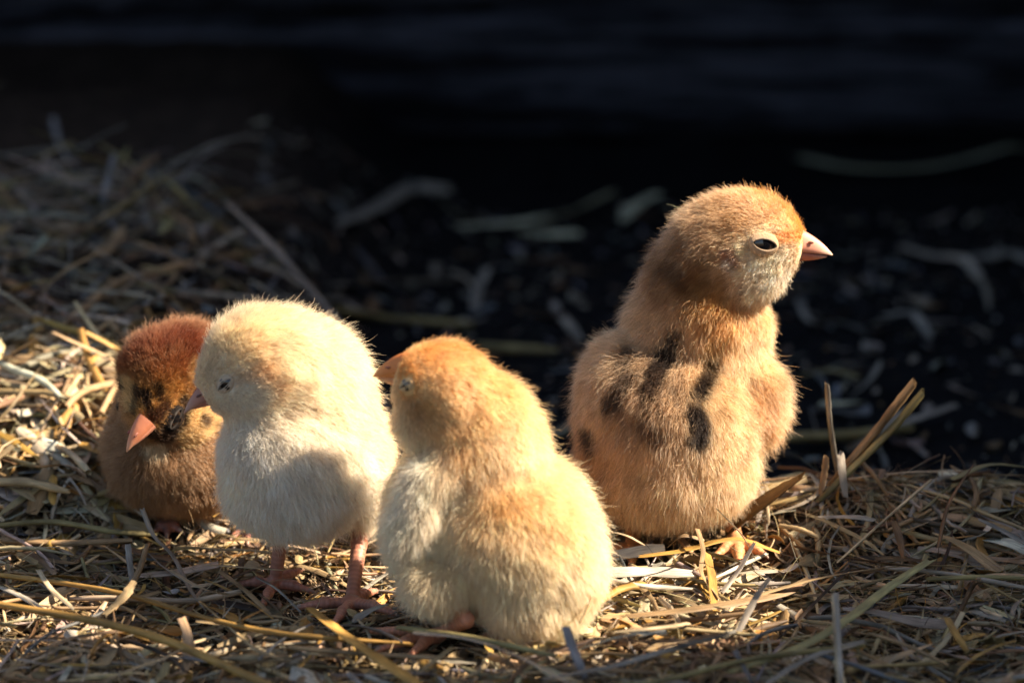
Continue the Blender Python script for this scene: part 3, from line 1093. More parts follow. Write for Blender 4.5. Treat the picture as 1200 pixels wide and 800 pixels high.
# -------- the front chick, resting with its back to us
Y3 = -3.2
f3 = G(512, 744, 0.12)
f3b = G(600, 742, 0.12)
make_chick(dict(
    label='golden yellow chick crouching in front, back turned, eyes closed, beak to the left', Y0=Y3, seed=3, root=(f3 + f3b) / 2, head=8,
    body=[
        (598, 622, 0.0, 106, 112, 108), (640, 662, -0.7, 74, 74, 78), (522, 602, 0.5, 78, 90, 98),
        (486, 608, -1.2, 40, 42, 80, dict(k=0.2, roll=9)), (512, 562, -1.1, 36, 38, 36, dict(k=0.3)), (514, 680, -1.4, 52, 50, 42, dict(k=0.3)), (622, 706, -1.3, 64, 56, 46, dict(k=0.5)),
        (556, 520, 0.1, 84, 76, 66, dict(inset=0.32)), (518, 454, 0.0, 60, 58, 61, dict(inset=0.24)), (490, 448, -0.1, 33, 40, 40, dict(inset=0.16, k=0.5)),
        (572, 486, 0.3, 50, 54, 56, dict(inset=0.3, k=0.8)), (500, 492, 0.1, 44, 48, 40, dict(inset=0.25, k=0.4)),
    ],
    base=(0.92, 0.755, 0.50), density=1400, len=(0.52, 0.82), lift=0.40, duo=0.45, flow=(0.1, -0.35, -0.5),
    marks=[
        ([(500, 410), (540, 410), (575, 440)], 42, (0.84, 0.50, 0.18), 0.95, 0.2),
        ([(500, 480), (520, 510)], 26, (0.84, 0.54, 0.22), 0.7, 0.3),
        ([(540, 540), (560, 580), (555, 620), (590, 600)], 24, (0.86, 0.54, 0.22), 0.65, 0.5),
        ([(600, 470), (640, 520)], 30, (0.88, 0.66, 0.32), 0.6, 0.3),
        ([(490, 560), (480, 600), (490, 650), (520, 590)], 26, (0.90, 0.82, 0.66), 0.9, 0.3),
        ([(500, 690), (540, 690), (600, 715), (650, 710)], 30, (0.86, 0.74, 0.52), 0.8, 0.3),
        ([(630, 610), (650, 620)], 26, (0.88, 0.62, 0.28), 0.55, 0.4),
        ([(472, 420), (480, 440), (478, 460)], 9, (0.82, 0.46, 0.16), 0.8, 0.2),
        ([(485, 478), (490, 488)], 9, (0.62, 0.38, 0.18), 0.6, 0.3),
    ],
    flows=[((490, 600), (-0.1, -0.1, -1.0), 60), ((510, 685), (-0.2, -0.3, -1.0), 40)],
    beak=dict(base=(475, 438), tip=(437, 439), dy=0.0, dtip=0.35, w=34, h=42, droop=0.05, gape=0.05, nostril=(0.28, 0.12, 0.07),
              cols=((0.66, 0.21, 0.045), (0.72, 0.29, 0.09), (0.66, 0.22, 0.06)), cols_low=((0.72, 0.32, 0.13), (0.8, 0.42, 0.2), (0.7, 0.32, 0.14))),
    eyes=[dict(px=(476, 451), a=8.5, up=0.05, lo=0.04, tilt=-25, bare=1.25, bulge=0.15, lid=(0.66, 0.42, 0.20), rim=(0.5, 0.33, 0.18), mirror='depth')],
    legs=[dict(bones=(P(530, 700, Y3 - 1.2), P(546, 726, Y3 - 1.9), f3), r=0.19, col=(0.46, 0.20, 0.11), toes=toes(f3, [(432, 739), (443, 761), (478, 770)])),
          dict(bones=(P(600, 690, Y3 - 0.6), P(606, 726, Y3 - 0.9), f3b), r=0.19, col=(0.46, 0.20, 0.11), toes=toes(f3b, [(560, 748), (582, 756), (626, 752)]))],
))

# -------- the pale chick dozing on its feet
Y2 = 0.0
f2l, f2r = G(322, 684, 0.1), G(412, 706, 0.1)
make_chick(dict(
    label='pale yellow chick standing drowsily, beak lowered over the red-brown chick', Y0=Y2, seed=2, root=(f2l + f2r) / 2, head=3,
    body=[
        (352, 532, 0.0, 100, 106, 96), (342, 572, -0.3, 84, 86, 54), (368, 462, 0.7, 72, 82, 82), (306, 430, -0.7, 76, 72, 76, dict(inset=0.28, k=0.7)), 
        (264, 448, -1.0, 38, 42, 40, dict(inset=0.18, k=0.45)), (328, 528, -0.9, 74, 70, 66), (424, 545, 0.4, 36, 60, 82, dict(k=0.35)),
        (310, 474, -0.6, 40, 46, 38, dict(inset=0.3)), (345, 428, 0.1, 60, 68, 60, dict(k=1.0)),
    ],
    base=(0.93, 0.775, 0.55), density=1400, len=(0.54, 0.84), lift=0.42, duo=0.35, flow=(0.1, -0.1, -0.8),
    marks=[
        ([(312, 440), (318, 448), (324, 455)], 12, (0.88, 0.46, 0.18), 0.8, 0.3),
        ([(335, 470), (330, 455)], 18, (0.92, 0.68, 0.38), 0.5, 0.3),
        ([(290, 400), (300, 420)], 26, (0.90, 0.68, 0.38), 0.6, 0.3),
        ([(245, 410), (250, 440)], 20, (0.74, 0.58, 0.36), 0.6, 0.3),
        ([(270, 470), (300, 460)], 14, (0.84, 0.76, 0.60), 0.8, 0.2),
        ([(276, 445), (300, 440)], 6, (0.62, 0.44, 0.26), 0.6, 0.3),
        ([(300, 530), (350, 560), (330, 600), (400, 600)], 55, (0.90, 0.84, 0.74), 0.9, 0.2),
        ([(440, 470), (445, 530)], 22, (0.86, 0.62, 0.34), 0.6, 0.3),
    ],
    beak=dict(base=(250, 460), tip=(213, 479), dy=-1.1, dtip=-0.2, w=32, h=30, droop=0.15, gape=0.04, nostril=(0.16, 0.09, 0.08),
              cols=((0.40, 0.19, 0.13), (0.42, 0.24, 0.17), (0.46, 0.24, 0.15)), cols_low=((0.46, 0.19, 0.13), (0.44, 0.24, 0.17), (0.48, 0.22, 0.15))),
    eyes=[dict(px=(264, 450), a=10, up=0.16, lo=0.12, tilt=-14, bare=1.08, bulge=0.16, lid=(0.46, 0.35, 0.24), rim=(0.34, 0.28, 0.22), mirror='depth')],
    legs=[dict(bones=(P(334, 600, Y2 + 0.2), P(329, 632, Y2 + 0.3), f2l), r=0.19, col=(0.38, 0.165, 0.105), toes=toes(f2l, [(280, 684), (307, 711), (364, 692), (352, 668)])),
          dict(bones=(P(420, 600, Y2 + 0.2), P(421, 636, Y2 + 0.1), f2r), r=0.20, col=(0.38, 0.165, 0.105), toes=toes(f2r, [(350, 711), (391, 732), (462, 718), (440, 692)]))],
))

# -------- the red-brown chick at the back left
Y1 = 4.6
f1l, f1r = G(196, 614, 0.0), G(288, 622, 0.0)
make_chick(dict(
    label='chestnut chick with dark red crown and black eye marks, huddled behind the pale chick', Y0=Y1, seed=1, root=(f1l + f1r) / 2, head=2,
    body=[
        (190, 525, 0.0, 78, 86, 82), (238, 545, 0.3, 62, 72, 62), (190, 440, -1.0, 58, 56, 62, dict(inset=0.26)), (224, 418, -0.5, 44, 50, 44, dict(inset=0.26)),
        (180, 484, -1.6, 38, 38, 38, dict(inset=0.16, k=0.5)), (200, 480, 0.0, 72, 66, 62), (215, 490, -1.2, 34, 34, 34, dict(inset=0.2, k=0.5)),
    ],
    base=(0.47, 0.27, 0.13), mottle=0.14, bare_feet=False, density=1400, len=(0.46, 0.78), lift=0.38, duo=0.9, flow=(0.0, 0.1, -0.6),
    marks=[
        ([(150, 540), (200, 560), (240, 560)], 60, (0.40, 0.25, 0.13), 0.8, 0.2),
        ([(150, 425), (170, 405), (200, 395), (235, 400), (230, 430), (195, 435)], 26, (0.22, 0.056, 0.017), 1.0, 0.2),
        ([(165, 470), (185, 480), (200, 465)], 20, (0.68, 0.38, 0.12), 1.0, 0.4),
        ([(150, 450), (152, 470)], 9, (0.80, 0.58, 0.28), 0.9, 0.4),
        ([(172, 460), (173, 472)], 4.5, (0.03, 0.015, 0.01), 0.95, 0.4),
        ([(143, 440), (146, 452)], 5, (0.03, 0.015, 0.01), 0.9, 0.4),
        ([(157, 480), (160, 470)], 5, (0.06, 0.03, 0.015), 0.7, 0.5),
        ([(160, 455), (163, 462)], 4, (0.03, 0.015, 0.01), 0.9, 0.5), ([(186, 452), (189, 466)], 4, (0.04, 0.02, 0.01), 0.9, 0.6),
        ([(196, 478), (188, 484)], 5, (0.03, 0.015, 0.01), 0.95, 0.5), ([(178, 482), (181, 492)], 5, (0.04, 0.02, 0.01), 0.9, 0.6), ([(214, 468), (222, 472)], 5, (0.04, 0.02, 0.01), 0.9, 0.6),
        ([(218, 482), (222, 478), (206, 503), (195, 500)], 6, (0.025, 0.013, 0.01), 0.95, 0.3),
        ([(178, 508), (195, 512)], 7, (0.05, 0.022, 0.012), 0.9, 0.4),
        ([(195, 470), (182, 490)], 6, (0.12, 0.05, 0.02), 0.7, 0.7),
        ([(235, 490), (250, 485), (225, 510)], 13, (0.78, 0.56, 0.26), 0.9, 0.3),
        ([(238, 490), (242, 493)], 4.5, (0.08, 0.04, 0.02), 0.9, 0.3),
        ([(226, 440), (228, 425)], 6, (0.62, 0.42, 0.2), 0.7, 0.4),
        ([(178, 528), (186, 530)], 8, (0.80, 0.66, 0.44), 0.95, 0.2),
    ],
    beak=dict(base=(168, 501), tip=(146, 527), dy=-2.55, dtip=-0.4, w=25, h=23, droop=0.10, gape=0.03, nostril=(0.25, 0.10, 0.07),
              cols=((0.60, 0.22, 0.11), (0.74, 0.36, 0.20), (0.24, 0.09, 0.05)), cols_low=((0.6, 0.25, 0.15), (0.7, 0.38, 0.26), (0.3, 0.13, 0.09))),
    eyes=[dict(px=(205, 490), back=1.3, a=12, up=0.16, lo=0.14, tilt=-18, ring=1.05, bare=1.0, bulge=0.16, lid=(0.012, 0.009, 0.008), rim=(0.10, 0.09, 0.08), mirror=True)],
    legs=[dict(bones=(P(200, 590, Y1), P(196, 610, Y1), f1l), r=0.19, col=(0.28, 0.12, 0.08), toes=toes(f1l, [(182, 622), (196, 628), (212, 622)])),
          dict(bones=(P(268, 585, Y1), P(284, 606, Y1 - 0.3), f1r), r=0.19, col=(0.28, 0.12, 0.08), toes=toes(f1r, [(272, 630), (290, 636), (306, 630)]))],
))

# ------------------------------------------------------------------ straw bedding
MIX_LIGHT = lambda n: palette(['pale', 'beige', 'tan', 'gold', 'grey', 'brown', 'white'], [5, 4, 2.5, 2, 1, 1, 3], n)  # pale weights raised, putting more sun into the heap's colour
MIX_SUN = lambda n: palette(['pale', 'white', 'beige', 'gold', 'tan'], [4, 2, 3, 3, 3], n)  # pale and golden tones that brighten sunlit places by colour
MIX_MID = lambda n: palette(['pale', 'beige', 'tan', 'gold', 'grey', 'brown', 'dark', 'olive', 'slate'], [3.5, 5, 4, 1.2, 3.5, 2.0, 0.7, 0.3, 0.5], n)
MIX_CHAFF = lambda n: palette(['beige', 'tan', 'brown', 'dark', 'grey', 'pale'], [5, 4, 3, 1, 3, 3], n)
MIX_BACK = lambda n: palette(['ash', 'grey', 'slate', 'brown', 'tan', 'olive', 'dark'], [4, 2, 1.5, 1.5, 2, 3, 2], n) * 0.85  # scaled darker, the back heap's shade put into its colour
MIX_SOIL = lambda n: palette(['ash', 'slate', 'grey', 'dark', 'brown'], [3, 2, 2, 2, 1], n)

pad_keep = lambda x, y: (y < 7.5 + 1.2 * noise2(x * 0.5, y * 0.1, 2) + 5.5 * rng.random(len(x)) ** 2.5) | (x < -7.5 + 1.5 * noise2(x * 0.2, y * 0.4, 8))
pad = rect(-20, 20, -10, 12)
heapr = rect(-24, -6, 4, 18)

stuff('straw_chaff', [
    litter(19000, pad, (0.25, 1.3), (0.03, 0.11), MIX_CHAFF, (-0.5, 0.0), 0.22, SEC_CHIP, 0.6, 4, 0.9, keep=pad_keep, seed=1),
    litter(6500, pad, (0.8, 2.6), (0.018, 0.045), MIX_MID, (-0.45, 0.35), 0.30, SEC_CHIP, 1.0, 6, 1.5, keep=pad_keep, seed=2),
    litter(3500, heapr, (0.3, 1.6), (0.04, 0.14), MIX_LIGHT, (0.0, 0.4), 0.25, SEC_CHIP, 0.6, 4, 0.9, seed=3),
], 'fine broken straw chaff covering the ground')
stuff('straw_bedding', [
    litter(4600, pad, (1.2, 4.5), (0.06, 0.30), MIX_MID, (-0.4, 0.3), 0.11, SEC_BLADE, 1.0, 6, 0.7, keep=pad_keep, seed=4),
    litter(1300, pad, (1.5, 5.5), (0.07, 0.19), MIX_MID, (-0.4, 0.3), 0.09, SEC_ROUND, 0.8, 6, 0.35, keep=pad_keep, seed=5),
    litter(1100, pad, (0.5, 1.8), (0.15, 0.5), MIX_LIGHT, (-0.4, 0.2), 0.2, SEC_BLADE, 0.9, 5, 0.8, keep=pad_keep, seed=16),
    litter(150, rect(1.2, 7.2, -5.2, 2.2), (0.8, 2.6), (0.22, 0.55), MIX_SUN, (0.0, 0.35), 0.10, SEC_BLADE, 0.8, 5, 0.5, seed=17),  # extra pale blades painting more sun into the lit patch
    litter(420, rect(-20, -10.5, 4, 13), (1.2, 4.0), (0.25, 0.65), MIX_SUN, (0.2, 0.9), 0.14, SEC_BLADE, 0.8, 6, 0.5, seed=18),  # wide heap blades, toned paler to look more sunlit
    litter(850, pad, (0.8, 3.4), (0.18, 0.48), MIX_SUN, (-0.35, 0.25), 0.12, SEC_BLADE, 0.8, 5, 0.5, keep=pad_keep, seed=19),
    litter(5200, rect(-40, 40, -28, 9), (1.5, 5.0), (0.08, 0.35), MIX_MID, (-0.5, 0.2), 0.11, SEC_BLADE, 1.0, 5, 0.7,
           keep=lambda x, y: ((np.abs(x) > 18.5) | (y < -9)) & (rng.random(len(x)) < sstep(42, 20, np.abs(x)) * sstep(-30, -10, y)) & pad_keep(x, y), seed=20),
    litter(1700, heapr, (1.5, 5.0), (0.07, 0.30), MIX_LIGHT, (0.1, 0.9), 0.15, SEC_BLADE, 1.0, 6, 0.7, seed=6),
], 'loose dry straw bedding in many thin layers')
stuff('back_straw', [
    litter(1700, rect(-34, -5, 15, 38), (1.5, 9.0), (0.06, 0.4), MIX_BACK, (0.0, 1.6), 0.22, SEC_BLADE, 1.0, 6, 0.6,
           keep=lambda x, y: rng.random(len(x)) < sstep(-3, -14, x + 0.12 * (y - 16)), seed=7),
], 'dull heap of straw, toned darker for shade, at the back left')
stuff('soil_litter', [
    litter(800, rect(-12, 30, 11, 60), (0.5, 3.2), (0.15, 0.6), MIX_SOIL, (-0.05, 0.25), 0.2, SEC_CHIP, 0.7, 5, 1.0, seed=8),
    litter(1400, rect(-12, 30, 8, 60), (0.2, 0.9), (0.1, 0.35), MIX_SOIL, (-0.05, 0.15), 0.2, SEC_CHIP, 0.8, 4, 1.0, seed=9),
], 'scattered crumbs and fragments on the dark soil')


def stalk(pts, w, col, kind, label, group=None, splay=0.0, name='straw_stalk', taper=(0.85, 0.6), nseg=14, roll=0.0):
    """pts: (px, py, lift) in the photo, resting lift cm above the ground"""
    K = np.array([G(p[0], p[1], p[2] if len(p) > 2 else 0.35) for p in pts])
    # keep a stalk in one sheet of depth when its lifts say it stands up
    t = np.linspace(0, len(K) - 1, nseg)
    i = np.clip(np.floor(t).astype(int), 0, len(K) - 2)
    f = (t - i)[:, None]
    Km = np.concatenate([[2 * K[0] - K[1]], K, [2 * K[-1] - K[-2]]])
    p0, p1, p2, p3 = Km[i], Km[i + 1], Km[i + 2], Km[i + 3]
    C = 0.5 * (2 * p1 + (p2 - p0) * f + (2 * p0 - 5 * p1 + 4 * p2 - p3) * f ** 2 + (3 * p1 - p0 - 3 * p2 + p3) * f ** 3)
    d = np.linalg.norm(C[nseg // 2] - CAM)
    hw = 0.5 * w / (FPX / d)
    W = hw * np.interp(np.linspace(0, 1, nseg), [0, 0.08, 0.85, 1], [taper[0], 1, 0.95, taper[1]]) * (1 + 0.06 * rng.standard_normal(nseg))
    sec, fl = {'round': (SEC_ROUND, 0.8), 'blade': (SEC_BLADE, 1.0), 'chip': (SEC_CHIP, 0.8)}[kind]
    rl = np.full((1, nseg), roll) + np.linspace(0, 1, nseg)[None] * 0.5 * rng.standard_normal()
    V, F, fib, _ = sweep(C[None], W[None], sec, rl, fl, int(rng.integers(1000)))
    # ragged ends
    kk = len(sec)
    for e, sg in ((0, -1), (nseg - 1, 1)):
        tdir = unit(C[min(e + 1, nseg - 1)] - C[max(e - 1, 0)])
        V[e * kk:(e + 1) * kk] += tdir * (rng.random((kk, 1)) * hw * 1.6 * sg)
    c = np.array(PAL[col]) * (1 + 0.08 * rng.standard_normal())
    # nodes and discoloured stretches along the stalk
    tl = np.repeat(np.linspace(0, 1, nseg), kk)
    cc = c[None] * (1 + 0.16 * np.sin(tl * 9 + rng.random() * 6))[:, None]
    o = mesh_obj(name, V, F, M_STRAW, origin=C[0], attrs={'col': ('FLOAT_COLOR', np.clip(cc, 0.01, 0.85)), 'fib': ('FLOAT_VECTOR', fib)})
    tag(o, label, 'straw', group or 'single stalks of straw')
    return o


S_ = stalk
# front left
S_([(-12, 706, .9), (110, 727, .9), (200, 752, .85), (275, 785, .8), (335, 812, .7)], 11, 'gold', 'round', 'long golden stalk running across the bottom left corner')
S_([(-10, 672, .6), (130, 692, .7), (235, 722, .7), (330, 742, .6), (480, 754, .5)], 8, 'gold', 'round', 'long golden stalk lying behind the corner stalk, ending under the front chick')
S_([(366, 716, .9), (400, 742, .8), (440, 770, .7), (495, 806, .5)], 17, 'gold', 'blade', 'split golden stalk with pale broken end below the pale chick', roll=0.3)
S_([(167, 598, 1.6), (180, 628, 1.1), (203, 652, .9), (222, 690, .8), (238, 712, .6)], 7, 'ash', 'blade', 'bent grey twig rising in front of the chestnut chick')
S_([(200, 668, 1.0), (225, 684, 1.1), (250, 694, 1.0), (267, 696, .8)], 7, 'pale', 'blade', 'short pale curled straw beside the bent grey twig')
S_([(-8, 616, .5), (60, 611, .5), (130, 622, .5), (180, 626, .4)], 8, 'olive', 'round', 'olive stalk lying at the left edge under the chestnut chick')
S_([(-8, 632, .5), (70, 636, .5), (150, 633, .5)], 9, 'tan', 'round', 'tan stalk at the left edge just below the olive one')
S_([(45, 668, .8), (60, 690, .8), (85, 712, .7)], 6, 'pale', 'blade', 'pale splinter slanting down between the two golden stalks at left')
S_([(46, 642, .8), (80, 640, .8), (105, 637, .7)], 5, 'pale', 'blade', 'small pale straw level above the long golden stalks at left')
S_([(150, 640, 1.5), (152, 660, 1.1), (155, 685, .6)], 8, 'ash', 'blade', 'ashy upright leaf tip left of the bent grey twig')
S_([(172, 640, 1.5), (160, 675, 1.0), (135, 712, .6)], 7, 'tan', 'round', 'tan twig crossing low in front of the chestnut chick')
S_([(128, 716, .7), (145, 700, 1.0), (153, 688, 1.2)], 12, 'beige', 'blade', 'frayed beige straw end near the bottom left')
S_([(240, 662, .9), (275, 664, 1.1), (330, 668, 1.0)], 6, 'pale', 'blade', 'pale thin leaf tip pointing at the left foot of the pale chick')
S_([(258, 670, .9), (285, 690, .9), (315, 718, .6)], 7, 'tan', 'blade', 'brown bent blade left of the pale chick foot')
S_([(300, 676, .9), (325, 690, .9), (352, 716, .7)], 4, 'ash', 'chip', 'thin grey stem between the feet of the pale chick')
S_([(232, 728, .7), (270, 731, .8), (305, 716, 1.1)], 9, 'beige', 'blade', 'beige leaf curling up below the left foot of the pale chick')
S_([(235, 705, 1.2), (262, 728, .8), (300, 760, .6), (330, 772, .5)], 5, 'beige', 'chip', 'slender beige stem slanting under the pale chick')
S_([(262, 722, .9), (270, 712, 1.1), (277, 703, 1.3)], 3, 'white', 'chip', 'tiny white branched stem tip below the pale chick')
S_([(0, 688, .6), (28, 700, .6), (60, 720, .5)], 6, 'white', 'blade', 'whitish splinter at the far left edge')
S_([(215, 770, .5), (260, 778, .5), (300, 800, .5)], 9, 'slate', 'blade', 'slate grey stem beside the corner stalk at the bottom')
S_([(265, 770, .4), (305, 768, .4)], 20, 'beige', 'chip', 'broad beige flake below the pale chick')
S_([(340, 758, .5), (420, 765, .5), (540, 772, .5)], 7, 'tan', 'round', 'tan stem lying under the toes of the front chick')
S_([(20, 772, .5), (80, 782, .5), (150, 778, .4)], 7, 'grey', 'blade', 'grey blade along the bottom left edge')
# front centre
S_([(488, 742, 1.0), (545, 748, 1.1), (605, 768, 1.0), (665, 800, .8)], 9, 'grey', 'blade', 'grey curved blade below the front chick')
S_([(468, 735, .7), (560, 748, .9), (650, 768, .8)], 9, 'olive', 'round', 'olive stalk lying against the front chick rump')
S_([(664, 738, 1.2), (672, 762, .9), (684, 790, .6)], 12, 'slate', 'blade', 'dark upright blade just right of the front chick')
S_([(640, 795, .7), (720, 780, .8), (780, 762, .8), (860, 740, .7)], 8, 'ash', 'blade', 'dull green-grey stem along the shaded front edge')
S_([(700, 748, .8), (780, 752, .9), (850, 742, .9)], 9, 'brown', 'blade', 'brown blade edging the sunlit nest of straw')
S_([(680, 730, 1.0), (694, 700, 1.3), (702, 660, 1.6), (708, 610, 2.2)], 4, 'beige', 'chip', 'thin stem rising along the right flank of the front chick')
S_([(705, 672, 1.0), (755, 670, 1.0), (806, 672, .9)], 15, 'white', 'blade', 'whitish split board of straw between the front chick and the striped chick', roll=-0.5)
S_([(698, 676, .9), (750, 686, .9), (810, 690, .8)], 8, 'white', 'round', 'white stem tucked under the whitish split straw')
S_([(756, 652, .8), (800, 646, .9), (860, 632, .9), (905, 645, .7)], 13, 'gold', 'blade', 'golden leaf band under the striped chick')
S_([(828, 650, 1.0), (834, 680, .9), (836, 712, .7)], 14, 'gold', 'blade', 'golden blade hanging down below the striped chick', roll=0.6)
S_([(818, 622, 1.5), (824, 645, 1.2), (822, 672, 1.0), (842, 700, .8)], 6, 'tan', 'blade', 'tan twisted knot of straw under the striped chick')
S_([(784, 640, .9), (800, 628, 1.3), (822, 632, 1.2)], 6, 'tan', 'blade', 'tan loop of straw at the left foot of the striped chick')
S_([(712, 622, 1.2), (735, 628, 1.4), (754, 638, 1.3)], 5, 'pale', 'blade', 'pale curved straw poking past the left foot of the striped chick')
S_([(850, 690, .8), (866, 668, 1.2), (882, 640, 1.8)], 8, 'white', 'blade', 'white torn leaf standing below the right foot of the striped chick')
S_([(840, 596, 3.2), (868, 625, 2.0), (885, 655, 1.2)], 2.5, 'white', 'chip', 'fine white hair of straw crossing the right leg of the striped chick')
S_([(742, 722, .8), (800, 716, .9), (868, 706, .9), (915, 696, .8), (945, 680, .7)], 13, 'tan', 'blade', 'broad tan leaf bending at the edge of the sunlit patch')
S_([(868, 735, .7), (885, 702, 1.3), (900, 680, 1.8)], 9, 'grey', 'blade', 'frayed grey leaf standing beyond the tan leaf bend')
S_([(700, 705, .8), (725, 690, .9), (752, 684, .9)], 15, 'gold', 'chip', 'amber flake in the sunlit patch beside the front chick')
S_([(725, 740, .7), (770, 735, .8), (805, 730, .7)], 10, 'pale', 'chip', 'pale flake at the front of the sunlit patch')
S_([(862, 763, .8), (872, 782, .7), (884, 806, .5)], 8, 'slate', 'blade', 'dark blue-grey upright blade at the bottom centre right')
S_([(640, 806, .6), (760, 800, .7), (880, 772, .8), (1010, 756, .7)], 9, 'olive', 'round', 'olive stem along the bottom edge right of centre')
# right
S_([(1088, 658, 1.3), (1040, 690, 1.2), (985, 732, 1.0), (930, 762, .8), (860, 786, .6)], 14, 'green', 'blade', 'long yellow-green stalk slanting through the right foreground')
S_([(1068, 452, 3.6), (1030, 500, 2.2), (975, 566, .5)], 13, 'tan', 'round', 'tan thick stalk leaning up against the dark at the right')
S_([(1078, 464, 3.2), (1040, 508, 2.0), (962, 584, .4)], 12, 'olive', 'round', 'olive thick stalk leaning beside the tan one at the right')
S_([(969, 452, 3.6), (973, 500, 2.2), (982, 560, .5)], 7, 'ash', 'blade', 'grey upright straw right of the striped chick')
S_([(968, 538, 1.5), (966, 555, 1.1), (962, 575, .7)], 8, 'tan', 'blade', 'short tan upright leaf at the foot of the grey straw')
S_([(985, 535, 1.5), (987, 555, 1.1), (990, 577, .7)], 10, 'grey', 'blade', 'short grey broken straw standing at the foot of the leaning stalks')
S_([(898, 570, 1.3), (899, 590, .9), (901, 612, .5)], 4, 'pale', 'blade', 'small pale upright splinter beside the brown leaf')
S_([(862, 612, .6), (892, 592, 1.2), (932, 565, 1.9)], 30, 'leaf', 'blade', 'brown curled leaf behind the right leg of the striped chick', name='dry_leaf', roll=-0.7)
S_([(1090, 563, 1.6), (1040, 606, 1.4), (982, 658, 1.0)], 4, 'pale', 'round', 'thin pale straight stem across the right mound')
S_([(980, 697, 1.9), (983, 745, 1.3), (986, 806, .6)], 6, 'grey', 'blade', 'pale grey-green blade standing at the bottom right')
S_([(976, 697, 1.7), (978, 740, 1.2), (982, 800, .6)], 4, 'pale', 'blade', 'narrow pale blade paired with the grey-green one')
S_([(962, 606, .9), (1000, 606, 1.0), (1022, 609, .9)], 8, 'grey', 'blade', 'flat pale grey straw on the right mound')
S_([(916, 616, .9), (938, 620, 1.0), (956, 628, .9)], 7, 'beige', 'round', 'short beige tube of straw with cut end right of the striped chick')
S_([(880, 700, .8), (960, 678, 1.0), (1050, 664, 1.1), (1150, 664, .9)], 8, 'beige', 'blade', 'long beige blade curving over the right foreground')
S_([(1040, 665, .9), (1110, 672, .9), (1210, 690, .8)], 7, 'grey', 'round', 'grey stem running to the right edge')
S_([(1090, 678, .8), (1150, 676, .8), (1210, 678, .8)], 8, 'olive', 'round', 'olive stem running to the right edge below the grey stem')
S_([(1110, 725, .9), (1120, 742, .8), (1132, 760, .6)], 8, 'gold', 'blade', 'short yellow blade at the lower right')
S_([(1020, 742, .8), (1060, 755, .8), (1110, 778, .6)], 5, 'tan', 'round', 'thin tan stem slanting at the lower right')
S_([(1150, 610, .9), (1175, 622, .9), (1206, 640, .8)], 8, 'ash', 'blade', 'ashy green blade at the right edge of the mound')
S_([(1048, 612, 1.1), (1054, 630, 1.0), (1058, 650, .8)], 9, 'brown', 'blade', 'short brown curled strip on the right mound')
S_([(1100, 640, 1.1), (1112, 590, 1.6), (1140, 545, 2.2)], 5, 'brown', 'chip', 'dark twig arching over the right mound')
S_([(930, 760, .7), (990, 775, .7), (1060, 800, .6)], 7, 'slate', 'round', 'dark stem near the bottom right edge')
S_([(900, 800, .6), (950, 770, .8), (1010, 752, .8)], 8, 'grey', 'blade', 'grey blade bundled with the yellow-green stalk')
# left sunlit heap
S_([(20, 422, .8), (50, 404, .9), (92, 382, 1.0)], 10, 'beige', 'round', 'beige stalk angled up from the sunlit heap at the far left')
S_([(80, 402, .8), (115, 399, 1.0), (136, 402, .9), (142, 414, .5)], 6, 'gold', 'blade', 'golden bent straw loop left of the chestnut chick head')
S_([(42, 372, 1.3), (46, 388, 1.0), (44, 402, .6)], 10, 'gold', 'blade', 'small golden leaf catching sun at the far left')
S_([(-5, 448, .8), (30, 444, .9), (66, 446, .8)], 20, 'white', 'blade', 'broad whitish straw in the sun at the left edge')
S_([(-5, 470, .8), (40, 474, .9), (95, 468, .8)], 12, 'pale', 'blade', 'pale flat straw crossing the sunlit heap')
S_([(30, 486, .7), (75, 482, .9), (118, 462, .9)], 8, 'green', 'round', 'greenish pale stem in the sunlit heap')
S_([(66, 474, .8), (82, 450, 1.1), (95, 420, 1.2)], 12, 'tan', 'blade', 'tan leaf upright in the sunlit heap beside the chestnut chick')
S_([(28, 500, .8), (18, 530, .8), (2, 562, .6)], 9, 'beige', 'round', 'beige stem falling toward the left edge')
S_([(10, 512, .8), (14, 540, .7), (22, 570, .5)], 7, 'tan', 'blade', 'tan blade hanging below the sunlit heap')
S_([(48, 532, .7), (75, 526, .8), (102, 520, .8)], 5, 'pale', 'round', 'slim pale stem low beside the chestnut chick')
S_([(224, 368, 1.0), (236, 372, 1.0), (252, 377, .9)], 4, 'pale', 'round', 'thin pale straw poking out behind the chestnut chick crown')
S_([(126, 376, 1.0), (140, 390, .9), (156, 404, .7)], 7, 'tan', 'round', 'reddish tan twig behind the chestnut chick')
# back left in the shade
S_([(40, 412, .6), (90, 368, .9), (140, 330, 1.0), (200, 314, 1.1), (328, 288, 1.0)], 11, 'tan', 'round', 'long blurred brown stalk behind the chestnut chick')
S_([(128, 338, .6), (210, 342, .8), (300, 350, .8), (400, 350, .6)], 10, 'ash', 'round', 'long blurred grey stalk behind the pale chick head')
S_([(222, 276, .9), (280, 240, 1.2), (346, 216, 1.4)], 15, 'ash', 'blade', 'blurred grey-green leaf pointing into the dark at left')
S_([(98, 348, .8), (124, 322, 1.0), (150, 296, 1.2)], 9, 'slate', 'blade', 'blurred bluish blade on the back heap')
S_([(48, 330, 1.4), (52, 360, 1.0), (44, 400, .6)], 9, 'brown', 'round', 'blurred brown twig standing at the far left')
S_([(140, 232, 1.4), (158, 205, 1.8), (182, 184, 2.2)], 10, 'brown', 'round', 'blurred brown twig at the top of the back heap')
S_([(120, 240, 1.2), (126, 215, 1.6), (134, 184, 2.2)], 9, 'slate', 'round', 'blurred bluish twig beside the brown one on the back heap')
S_([(8, 206, 1.4), (22, 222, 1.0), (36, 246, .6)], 10, 'grey', 'blade', 'blurred pale twig at the top left')
